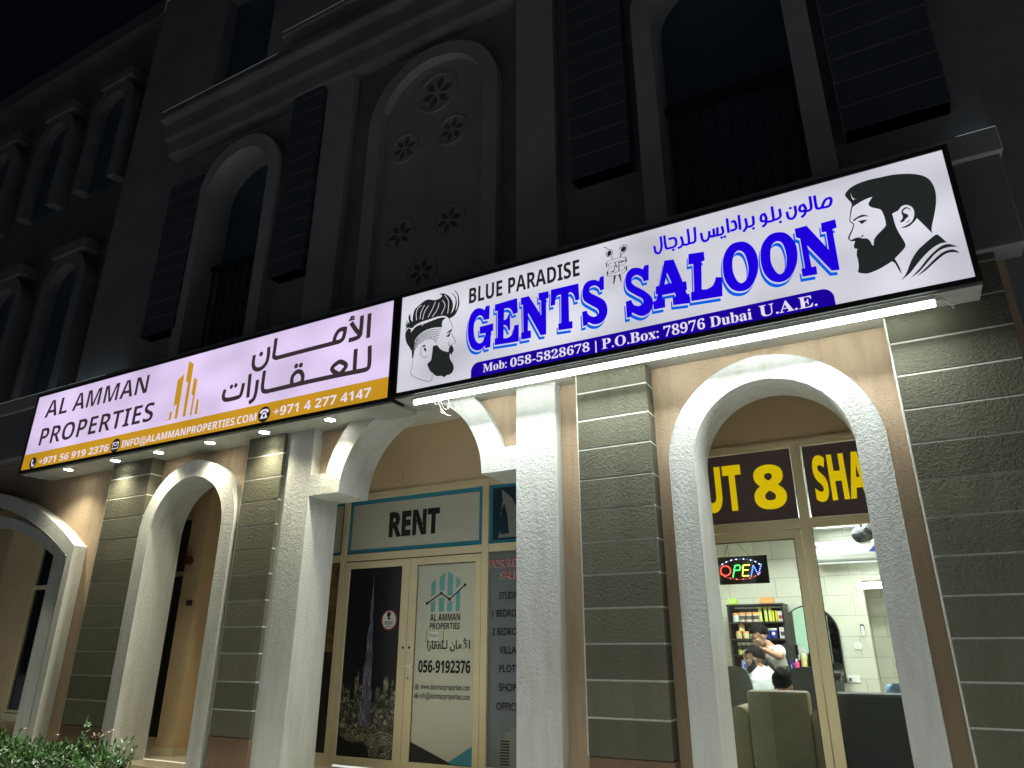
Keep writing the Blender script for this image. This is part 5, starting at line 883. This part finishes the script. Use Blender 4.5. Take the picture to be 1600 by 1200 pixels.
for i in range(5):
    t = tub('hair_jar', 1150+i*6.4, 1, .05, .15, P['green'], M['print_white'], 'jar with black and white label and green foot on the third shelf', 'jar', 'row of identical jars on the third shelf')
    MB().lathe((px(1150+i*6.4), 10.07, SZ[1]+.06), [(.0255, 0), (.026, .002), (.026, .05), (.0255, .052)], 12).build('print', M['gasket'], t)
carton('product_carton', 1159, 0, .12, .12, .08, P['lav'], P['royal'], 'lavender and blue carton on the lowest stocked shelf'); carton('product_carton', 1221, 0, .10, .12, .06, P['royal'], M['print_white'], 'blue carton at the right end of the lowest stocked shelf')
for i in range(5): carton('flat_box', 1221, 1, .09, .024, .12, M['sign_case'], M['print_grey'], 'thin dark flat box in the pile on the third shelf', y=10.08, z=SZ[1]+i*.0255, grp='pile of dark flat boxes on the third shelf')
carton('green_box', 0, 0, .11, .075, .12, pm('green_plastic', (.36, .58, .08)), pm('green_label', (.5, .65, .25)), 'light green plastic box on top of the shelf unit', z=2.151, x=-2.06); carton('orange_box', 0, 0, .165, .08, .13, pm('orange_box', (.66, .28, .10)), P['orange'], 'orange brown box on top of the shelf unit', z=2.151, x=-1.625)
# trolley
tr = thing('trolley', 'black salon trolley with tools standing beside the window mullion', 'trolley', (-1.0, 9.3, FZ))
MB().box(-1.095, -.91, 9.2, 9.42, .55, 1.31).build('body', M['black_plastic'], tr, bevel=.02); MB().box(-1.10, -.905, 9.19, 9.43, 1.311, 1.33).build('tray', M['print_grey'], tr, bevel=.004)
MB().tube([(-.93, 9.25, 1.33), (-.92, 9.25, 1.36), (-.90, 9.25, 1.34), (-.895, 9.25, 1.15)], .006, 8).build('cord', M['wire'], tr, smooth=True)
for x, y in ((-1.07, 9.23), (-.93, 9.23), (-1.07, 9.39), (-.93, 9.39)): m = MB(); m.tube([(x, y, .40), (x, y, .55)], .012, 8); m.tube([(x-.012, y, .375), (x+.012, y, .375)], .031, 12); m.build('caster', M['steel'], tr)
# OPEN sign
op = thing('open_sign', 'hanging LED sign with OPEN in coloured lights inside an oval', 'LED sign', (-1.31, 6.98, 2.15))
MB().box(-1.535, -1.085, 6.975, 6.99, 2.148, 2.402).build('panel', M['gasket'], op, bevel=.003)
cols = dict(r=(1, .05, .03), g=(.05, 1, .15), y=(1, .75, .08), b=(.12, .22, 1), w=(.8, .85, 1))
E = {k: mat('led_'+k, tuple(c*.5+.2 for c in v), .3, emis=v, estr=4.0) for k, v in cols.items()}
def leds(name, m, pts, r=.0055):
    mb = MB()
    for u, v in pts: mb.ball((-1.535+u, 6.972, 2.402-v), r, 8, 6)
    return mb.build(name, m, op)
def along(P_, n):
    out = []; L_ = [math.dist(a, b) for a, b in zip(P_, P_[1:])]; T = sum(L_)
    for k in range(n):
        s_ = T*k/(n-1); i = 0
        while i < len(L_)-1 and s_ > L_[i]: s_ -= L_[i]; i += 1
        t = s_/L_[i]; out.append((P_[i][0]+(P_[i+1][0]-P_[i][0])*t, P_[i][1]+(P_[i+1][1]-P_[i][1])*t))
    return out
leds('letter_led', E['r'], [(.065+.046*math.cos(a*.3307), .128+.044*math.sin(a*.3307)) for a in range(19)])
leds('letter_led', E['g'], along([(.128, .185), (.155, .085), (.19, .082), (.208, .10), (.195, .128), (.145, .13)], 18))
leds('letter_led', E['y'], along([(.285, .085), (.232, .085), (.214, .182), (.268, .182)], 15)+along([(.228, .13), (.268, .13)], 4))
leds('letter_led', E['b'], along([(.292, .185), (.322, .088), (.358, .18), (.392, .088)], 17))
leds('border_led', E['w'], [(.20+.195*math.cos(R(a)), .12-.092*math.sin(R(a))) for a in (25, 42, 58, 78, 98, 112, 128, 145)], .005); leds('border_led', E['r'], [(.20+.195*math.cos(R(a)), .12-.092*math.sin(R(a))) for a in (205, 222, 240, 258, 276, 294, 312, 332)], .005)
def oval(a0, a1, m):
    mb = MB(); mb.ribbon([(-1.335+.195*math.cos(R(a0+(a1-a0)*i/24)), 2.282+.092*math.sin(R(a0+(a1-a0)*i/24))) for i in range(25)], .0035, 6.9735); mb.build('border_line', m, op)
oval(20, 170, mat('led_line_blue', (.1, .1, .3), .4, emis=(.2, .22, .8), estr=.7)); oval(190, 345, mat('led_line_red', (.3, .08, .08), .4, emis=(.8, .12, .1), estr=.7))
m = MB(); m.tube([(-1.47, 6.98, 2.40), (-1.43, 6.98, 2.515)], .0022, 6); m.tube([(-1.43, 6.98, 2.40), (-1.43, 6.98, 2.515)], .0022, 6); m.tube([(-1.24, 6.98, 2.40), (-1.33, 6.98, 2.515)], .0022, 6); m.build('cord', M['gasket'], op)

# barber chairs: one built, two copied
def barber_chair():
    t = thing('barber_chair', 'black studded barber chair in front of the shelf unit', 'barber chair', (0, 0, FZ), 'black barber chairs')
    z = FZ
    m = MB(); m.prism([smoothloop([(-.20, .45), (-.215, .75), (-.17, 1.0), (-.07, 1.06), (.07, 1.06), (.17, 1.0), (.215, .75), (.20, .45)])], -.30, -.20); o = m.build('backrest', M['leather'], t, bevel=.035)
    MB().box(-.26, .26, -.20, .30, .44, .56).build('seat', M['leather'], t, bevel=.03)
    for s_ in (-1, 1):
        m = MB(); m.tube([(s_*.29, -.22, .60), (s_*.30, -.10, .74), (s_*.30, .12, .78), (s_*.29, .28, .70)], [.045, .05, .05, .04], 10); m.build('armrest', M['leather'], t, smooth=True)
    m = MB(); m.lathe((0, 0, .0), [(.28, 0), (.27, .03), (.06, .06), (.045, .40), (.07, .43)], 24); m.build('base', M['steel'], t)
    m = MB()
    for s_ in (-1, 1):
        for k in range(9): m.ball((s_*(.212-.006*abs(k-4)*.6), -.25, .50+k*.058), .009, 8, 6)
    m.build('studs', M['steel'], t)
    for c_ in t.children: c_.location.z += z; c_.matrix_parent_inverse = Matrix.Translation((0, 0, -z))
    return t
bc = barber_chair()
def place(o, x, y, rz): o.location.x = x; o.location.y = y; o.rotation_euler.z = R(rz)
def dup(root, label):
    r_ = root.copy(); COL.objects.link(r_); r_['label'] = label
    for ch in list(root.children):
        c_ = ch.copy(); COL.objects.link(c_); c_.parent = r_; c_.matrix_parent_inverse = ch.matrix_parent_inverse.copy()
        for g_ in ch.children: d = g_.copy(); COL.objects.link(d); d.parent = c_
    return r_
place(bc, -1.905, 8.95, 6)
b2 = dup(bc, 'empty black barber chair seen beside the window mullion'); place(b2, -1.05, 8.95, -8)
b3 = dup(bc, 'black barber chair carrying the bearded customer'); place(b3, -1.66, 9.25, 88)
# sofas with their backs to the window
def sofa(x0, x1, m, label, arm=True, zt=1.235, za=1.055):
    t = thing('sofa', label, 'sofa', ((x0+x1)/2, 7.4, FZ), 'sofas along the shop window')
    y0 = 7.08
    MB().box(x0, x1, y0, y0+.20, .60, zt).build('backrest', m, t, bevel=.03)
    MB().box(x0, x1, y0+.02, y0+.76, FZ+.06, .598).build('base', m, t, bevel=.015)
    MB().box(x0+.01, x1-.01, y0+.2, y0+.78, .60, .77).build('seat_cushion', m, t, bevel=.03)
    for s_, x in (((-1, x0), (1, x1)) if arm else ()):
        a, b = (x-.17, x-.002) if s_ < 0 else (x+.002, x+.17)
        m_ = MB(); m_.box(a, b, y0+.01, y0+.74, FZ+.06, za-.05); m_.build('armrest', m, t, bevel=.02)
        m_ = MB(); m_.tube([((a+b)/2, y0-.0, za-.04), ((a+b)/2, y0+.75, za-.04)], .085, 18); m_.build('arm_roll', m, t)
    for x in (x0+.05, x1-.05):
        for y in (y0+.08, y0+.7): MB().lathe((x, y, FZ), [(.025, 0), (.03, .061)], 10).build('leg', M['black_plastic'], t)
    return t
sofa(-1.425, -.905, M['taupe'], 'taupe fabric armchair with its back to the window')
sofa(-.70, .98, M['sofa_black'], 'black sofa with its back to the window right of the mullion', arm=False)

# ------------------------------------------------------------------ people
def skin_mesh(V, Ed, sub=2):
    names = list(V); idx = {n: i for i, n in enumerate(names)}
    me = bpy.data.meshes.new('skeleton'); me.from_pydata([V[n][:3] for n in names], [(idx[a], idx[b]) for a, b in Ed], [])
    o = bpy.data.objects.new('skeleton', me); COL.objects.link(o)
    o.modifiers.new('skin', 'SKIN'); 
    for i, n in enumerate(names):
        v = me.skin_vertices[0].data[i]; r_ = V[n][3]; v.radius = r_ if isinstance(r_, (tuple, list)) else (r_, r_); v.use_root = (i == 0)
    if sub: s_ = o.modifiers.new('sub', 'SUBSURF'); s_.levels = sub; s_.render_levels = sub
    dg = bpy.context.evaluated_depsgraph_get(); out = bpy.data.meshes.new_from_object(o.evaluated_get(dg))
    bpy.data.objects.remove(o); return out
def me_into(mb, me): mb.add([v.co for v in me.vertices], [tuple(p.vertices) for p in me.polygons]); return mb
def remesh(mb, vox):
    me = bpy.data.meshes.new('body'); me.from_pydata(mb.v, [], mb.f); o = bpy.data.objects.new('body', me); COL.objects.link(o)
    r_ = o.modifiers.new('remesh', 'REMESH'); r_.mode = 'VOXEL'; r_.voxel_size = vox
    s_ = o.modifiers.new('smooth', 'SMOOTH'); s_.factor = .5; s_.iterations = 3
    dg = bpy.context.evaluated_depsgraph_get(); out = bpy.data.meshes.new_from_object(o.evaluated_get(dg)); bpy.data.objects.remove(o)
    for p in out.polygons: p.use_smooth = True
    return out
def frame(f, up):
    f = Vector(f).normalized(); r_ = f.cross(Vector(up)).normalized(); u = r_.cross(f).normalized(); return f, r_, u
def head_into(mb, c, f, up, k=1.0):
    f, r_, u = frame(f, up); c = Vector(c)
    T = lambda a, b, d: c+f*a*k+r_*b*k+u*d*k
    def blob(o_, rx_, ry_, rz_, n=14):
        vs = []; fs = []
        for j in range(n+1):
            t = math.pi*j/n
            for i in range(18):
                a = 2*math.pi*i/18; vs.append(T(o_[0]+rx_*math.sin(t)*math.cos(a), o_[1]+ry_*math.sin(t)*math.sin(a), o_[2]+rz_*math.cos(t)))
        for j in range(n):
            for i in range(18): a = j*18+i; b = j*18+(i+1) % 18; fs.append((a, a+18, b+18, b))
        mb.add(vs, fs)
    blob((-.012, 0, .030), .098, .076, .090); blob((.025, 0, -.035), .070, .060, .085); blob((.070, 0, -.088), .026, .030, .024)
    blob((.098, 0, -.018), .020, .013, .018); blob((.088, 0, .006), .012, .009, .030)
    blob((.085, 0, -.055), .014, .026, .008); blob((.084, 0, -.066), .014, .024, .008)
    for s_ in (-1, 1): blob((-.005, s_*.077, -.012), .018, .008, .032); blob((.082, s_*.032, .026), .014, .022, .008); blob((.06, s_*.045, -.022), .025, .02, .022)
    return T
def hand_into(mb, w, d, side, curl=.35, k=1.0):
    # palm, four fingers of different lengths and a thumb off the side of the palm
    d = Vector(d).normalized(); s_ = Vector(side).normalized(); n = d.cross(s_).normalized(); w = Vector(w)
    V = {'w': (*w, .026*k), 'p': (*(w+d*.045*k), (.036*k)), 'k': (*(w+d*.085*k), .032*k)}
    me_into(mb, skin_mesh(V, [('w', 'p'), ('p', 'k')], 1))
    for i, (o_, L_) in enumerate(((-.027, .072), (-.009, .082), (.009, .076), (.027, .060))):
        b = w+d*.082*k+s_*o_*k; q1 = b+(d-n*curl*.5).normalized()*L_*.5*k; q2 = q1+(d-n*curl*1.4).normalized()*L_*.5*k
        mb.tube([b-d*.02, b, q1, q2], [.009*k, .0095*k, .0088*k, .007*k], 8)
    b = w+d*.03*k-s_*.028*k; q1 = b+(d*.6-s_*.7-n*.3).normalized()*.035*k; q2 = q1+(d*.9-s_*.3-n*.4).normalized()*.03*k; mb.tube([b, q1, q2], [.012*k, .0105*k, .008*k], 8)
def cap_hair(T, parent, f=(.075, .082, .100), lift=.008, front=.55, low=-.02, name='hair', m=None, k=1.0, bulge=0.0):
    # hair cap that hugs the skull and stops at forehead, ears and nape
    mb = MB(); vs = []; fs = []; nu, nv = 26, 12
    for j in range(nv+1):
        for i in range(nu):
            a = 2*math.pi*i/nu; ca = math.cos(a)
            lim = math.pi*(.40+.17*(1-ca)/2*1.6) if ca < .3 else math.pi*.36
            lim = min(lim, math.pi*.66); t = lim*j/nv
            jj = 1+.02*math.sin(a*7+j*2.1)+.015*math.sin(a*13+j)
            e = (1.0+bulge*max(0, math.cos(t)))*(1+(jj-1)*(1-j/nv)); lf = lift*(1-(j/nv)**4)+.001
            vs.append(T(-.012+(.098+lf)*math.sin(t)*ca*e, (.076+lf)*math.sin(t)*math.sin(a)*e, .030+(.090+lf)*math.cos(t)*e))
    for j in range(nv):
        for i in range(nu): a = j*nu+i; b = j*nu+(i+1) % nu; fs.append((a, a+nu, b+nu, b))
    mb.add(vs, fs)
    c0 = Vector(T(-.012, 0, .02))
    for q in range(420):
        v_ = vs[random.randrange(len(vs))]; w_ = vs[random.randrange(len(vs))]
        p_ = Vector(v_); d_ = (p_-c0).normalized(); s_ = d_.cross(Vector((random.uniform(-1, 1), random.uniform(-1, 1), .4))).normalized(); g_ = (d_*.7+s_.cross(d_)*random.uniform(-.9, .9)).normalized()
        L_ = random.uniform(.006, .016)*(1+bulge*5); mb.add([p_-s_*.006-d_*.006, p_+s_*.006-d_*.006, p_+g_*L_], [(0, 1, 2)])
    o = mb.build(name, m or M['hair'], parent, smooth=True)
    so_ = o.modifiers.new('thick', 'SOLIDIFY'); so_.thickness = .006; so_.offset = -1
    return o
def face_bits(T, parent, beard=False):
    e = MB()
    for s_ in (-1, 1):
        p = T(.086, s_*.031, .012); e.ball(p, .0085, 10, 8)
    e.build('eyes', M['gasket'], parent)
    b = MB()
    for s_ in (-1, 1): b.tube([T(.094, s_*.013, .028), T(.093, s_*.033, .034), T(.080, s_*.052, .028)], [.004, .005, .003], 6)
    b.build('eyebrows', M['hair'], parent)
    l = MB(); l.tube([T(.094, -.022, -.061), T(.100, 0, -.060), T(.094, .022, -.061)], [.002, .004, .002], 6); l.build('lips', mat('lips', (.36, .14, .11), .5), parent)
    if beard:
        g = MB(); n = 12
        for s_ in (-1, 1):
            pts = [T(.012, s_*.076, -.01), T(.012, s_*.074, -.045), T(.035, s_*.062, -.085), T(.068, s_*.036, -.105), T(.085, 0, -.112)]
            g.tube(pts, [.012, .022, .032, .036, .038], 10)
        g.tube([T(.095, -.030, -.050), T(.104, 0, -.043), T(.095, .030, -.050)], [.006, .009, .006], 8)
        mm = bpy.data.meshes.new('beard'); mm.from_pydata(g.v, [], g.f); bo = link('beard', mm, M['hair'], parent, smooth=True); bo.matrix_parent_inverse = Matrix.Translation(-wl(parent))
def add_mesh(name, me, m, parent):
    o = link(name, me, m, parent); o.matrix_parent_inverse = Matrix.Translation(-wl(parent)); return o
def lerp(a, b, t): return tuple(a[i]+(b[i]-a[i])*t for i in range(3))

def person(label, base, J, f, hdir, hup, group, beard=False, hands=True, hair_kw={}, k=1.0):
    """J: joints; body is one remeshed surface, clothes are children grown from parts of the same skeleton"""
    t = thing('person', label, 'person', base, group)
    V = {}; Ed = []
    def node(n, p, r_): V[n] = (*p, r_*k)
    node('pelvis', J['pelvis'], .125); node('waist', lerp(J['pelvis'], J['chest'], .5), .115); node('chest', J['chest'], .125); node('nb', J['neck'], .062); node('nt', lerp(J['neck'], J['head'], .6), .052)
    Ed += [('pelvis', 'waist'), ('waist', 'chest'), ('chest', 'nb'), ('nb', 'nt')]
    for s_ in 'LR':
        node('sh'+s_, J['sh'+s_], .062); node('el'+s_, J['el'+s_], .042); node('fa'+s_, lerp(J['el'+s_], J['wr'+s_], .35), .040); node('wr'+s_, J['wr'+s_], .027)
        node('hip'+s_, J['hip'+s_], .085); node('kn'+s_, J['kn'+s_], .056); node('ca'+s_, lerp(J['kn'+s_], J['an'+s_], .35), .053); node('an'+s_, J['an'+s_], .036); node('to'+s_, J['to'+s_], .034)
        Ed += [('chest', 'sh'+s_), ('sh'+s_, 'el'+s_), ('el'+s_, 'fa'+s_), ('fa'+s_, 'wr'+s_), ('pelvis', 'hip'+s_), ('hip'+s_, 'kn'+s_), ('kn'+s_, 'ca'+s_), ('ca'+s_, 'an'+s_), ('an'+s_, 'to'+s_)]
    mb = MB(); me_into(mb, skin_mesh(V, Ed, 2)); T = head_into(mb, J['head'], hdir, hup, k)
    for s_, sd in (('L', 1), ('R', -1)):
        d = Vector(J['wr'+s_])-Vector(J['el'+s_]); side = Vector(f).cross(Vector((0, 0, 1))) if abs(d.normalized().z) > .8 else d.cross(Vector((0, 0, 1)))
        hand_into(mb, J['wr'+s_], J.get('hd'+s_, d), side*sd, .5, k)
    body = add_mesh('body', remesh(mb, .0075), M['skin'], t)
    cap_hair(T, t, **hair_kw); face_bits(T, t, beard)
    def cloth(name, names, Ed2, grow, m, cut=None):
        W = {}
        for n in names:
            p = V[n]; W[n] = (*p[:3], p[3]+grow)
        if cut:
            for n, (a, b, tt) in cut.items(): W[n] = (*lerp(V[a][:3], V[b][:3], tt), V[a][3]*(1-tt)+V[b][3]*tt+grow)
        me = skin_mesh(W, Ed2, 2)
        for p in me.polygons: p.use_smooth = True
        return add_mesh(name, me, m, t)
    return t, V, T, cloth
TORSO = ['pelvis', 'waist', 'chest', 'nb', 'shL', 'shR']; TE = [('pelvis', 'waist'), ('waist', 'chest'), ('chest', 'nb'), ('chest', 'shL'), ('chest', 'shR'), ('shL', 'sleeveL'), ('shR', 'sleeveR')]
LEGS = ['pelvis', 'hipL', 'hipR', 'knL', 'knR', 'anL', 'anR']; LE = [('pelvis', 'hipL'), ('pelvis', 'hipR'), ('hipL', 'knL'), ('hipR', 'knR'), ('knL', 'anL'), ('knR', 'anR')]
# barber, bending over the customer
J = dict(head=(-1.684, 9.55, 1.742), neck=(-1.605, 9.60, 1.635), chest=(-1.575, 9.63, 1.46), pelvis=(-1.50, 9.74, 1.16), shL=(-1.46, 9.49, 1.585), shR=(-1.72, 9.75, 1.57), elL=(-1.43, 9.27, 1.50), wrL=(-1.61, 9.20, 1.598), elR=(-1.86, 9.52, 1.46), wrR=(-1.83, 9.30, 1.56),
         hdL=(-.95, -.15, -.1), hdR=(.6, -.7, .1), hipL=(-1.43, 9.67, 1.12), hipR=(-1.57, 9.81, 1.12), knL=(-1.47, 9.64, .76), knR=(-1.61, 9.80, .76), anL=(-1.43, 9.70, .42), anR=(-1.57, 9.86, .42), toL=(-1.55, 9.60, .385), toR=(-1.69, 9.76, .385))
t, V, T, cloth = person('barber in white shirt and black apron cutting the bearded man\'s hair', (-1.5, 9.7, FZ), J, (-.75, -.66, 0), (-.78, -.50, -.42), (-.3, -.2, .9), 'people in the barber shop', hair_kw=dict(lift=.014, bulge=.12))
cloth('shirt', TORSO, TE, .016, M['shirt'], dict(sleeveL=('shL', 'elL', .75), sleeveR=('shR', 'elR', .75))); cloth('trousers', LEGS, LE, .014, M['trouser'])
ap = MB(); f_ = Vector((-.75, -.66, 0)).normalized(); r_ = Vector((.66, -.75, 0)).normalized(); vs = []; rows = [(1.50, .085, .150), (1.40, .13, .158), (1.28, .17, .165), (1.10, .20, .17), (.85, .21, .15)]
for z, hw, out_ in rows:
    c_ = Vector(lerp(J['pelvis'], J['chest'], (z-1.16)/.30)) if z > 1.16 else Vector((J['pelvis'][0], J['pelvis'][1], 0)); c_.z = z
    for i in range(9): u = -1+i/4; vs.append(c_+f_*(out_*math.cos(u*.9))+r_*hw*u)
ap.add(vs, [(j*9+i, j*9+i+1, j*9+i+10, j*9+i+9) for j in range(4) for i in range(8)])
o = ap.build('apron', M['apron'], t, smooth=True); s_ = o.modifiers.new('thick', 'SOLIDIFY'); s_.thickness = .006
# customer in the chair under the cape
J = dict(head=(-1.690, 9.10, 1.487), neck=(-1.625, 9.10, 1.365), chest=(-1.60, 9.10, 1.20), pelvis=(-1.63, 9.12, .985), shL=(-1.60, 8.93, 1.315), shR=(-1.60, 9.27, 1.315), elL=(-1.66, 8.86, 1.08), elR=(-1.66, 9.34, 1.08), wrL=(-1.88, 8.93, 1.08), wrR=(-1.88, 9.27, 1.08), hipL=(-1.65, 9.03, .97), hipR=(-1.65, 9.21, .97), knL=(-2.06, 9.02, .98), knR=(-2.06, 9.22, .98), anL=(-2.10, 9.02, .57), anR=(-2.10, 9.22, .57), toL=(-2.22, 9.02, .53), toR=(-2.22, 9.22, .53))
t, V, T, cloth = person('seated bearded customer under a white cape having his hair cut', (-1.7, 9.1, FZ), J, (-1, 0, 0), (-1, -.08, -.12), (-.1, 0, 1), 'people in the barber shop', beard=True, hair_kw=dict(lift=.007, bulge=.10), k=.97)
cloth('trousers', LEGS, LE, .012, M['trouser'])
cp = MB(); vs = []; rows = [(1.40, .060, .060, 0), (1.375, .085, .10, .0), (1.335, .125, .20, -.005), (1.25, .185, .25, -.03), (1.12, .26, .285, -.10), (1.02, .33, .30, -.16), (.93, .36, .31, -.2)]; n = 36
for j, (z, rx_, ry_, ox) in enumerate(rows):
    for i in range(n):
        a = 2*math.pi*i/n; w_ = 1+(.05*j/6)*math.sin(a*9+j*.4); vs.append((-1.615+ox+rx_*math.cos(a)*w_, 9.10+ry_*math.sin(a)*w_, z+.01*math.sin(a*5)))
cp.add(vs, [(j*n+i, j*n+(i+1) % n, (j+1)*n+(i+1) % n, (j+1)*n+i) for j in range(len(rows)-1) for i in range(n)]); o = cp.build('cape', M['cape'], t, smooth=True); s_ = o.modifiers.new('thick', 'SOLIDIFY'); s_.thickness = .004
# two people waiting on the sofas, seen from behind
def sitter(x, y, zh, label, m, lean=0.0, dark=M['hair'], face=(0, 1, 0)):
    J = dict(head=(x+lean, y+.04, zh), neck=(x+lean*.5, y, zh-.125), chest=(x, y+.02, zh-.27), pelvis=(x, y+.06, .86))
    for s_, sd in (('L', -1), ('R', 1)):
        J.update({'sh'+s_: (x+sd*.165, y, zh-.165), 'el'+s_: (x+sd*.20, y+.10, .98), 'wr'+s_: (x+sd*.10, y+.28, .95), 'hip'+s_: (x+sd*.09, y+.08, .85), 'kn'+s_: (x+sd*.10, y+.46, .84), 'an'+s_: (x+sd*.10, y+.48, .43), 'to'+s_: (x+sd*.10, y+.60, .385)})
    t, V, T, cloth = person(label, (x, y+.2, FZ), J, (0, 1, 0), face, (0, 0, 1), 'people in the barber shop', hair_kw=dict(lift=.012, bulge=.06))
    cloth('shirt', TORSO, TE, .014, m, dict(sleeveL=('shL', 'elL', .8), sleeveR=('shR', 'elR', .8))); cloth('trousers', LEGS, LE, .012, M['trouser'])
sitter(-1.170, 7.50, 1.262, 'dark haired person sitting low in the taupe armchair, seen from behind', M['apron'])
sitter(-.10, 7.50, 1.40, 'person in light blue shirt sitting on the black sofa', M['blueshirt'])
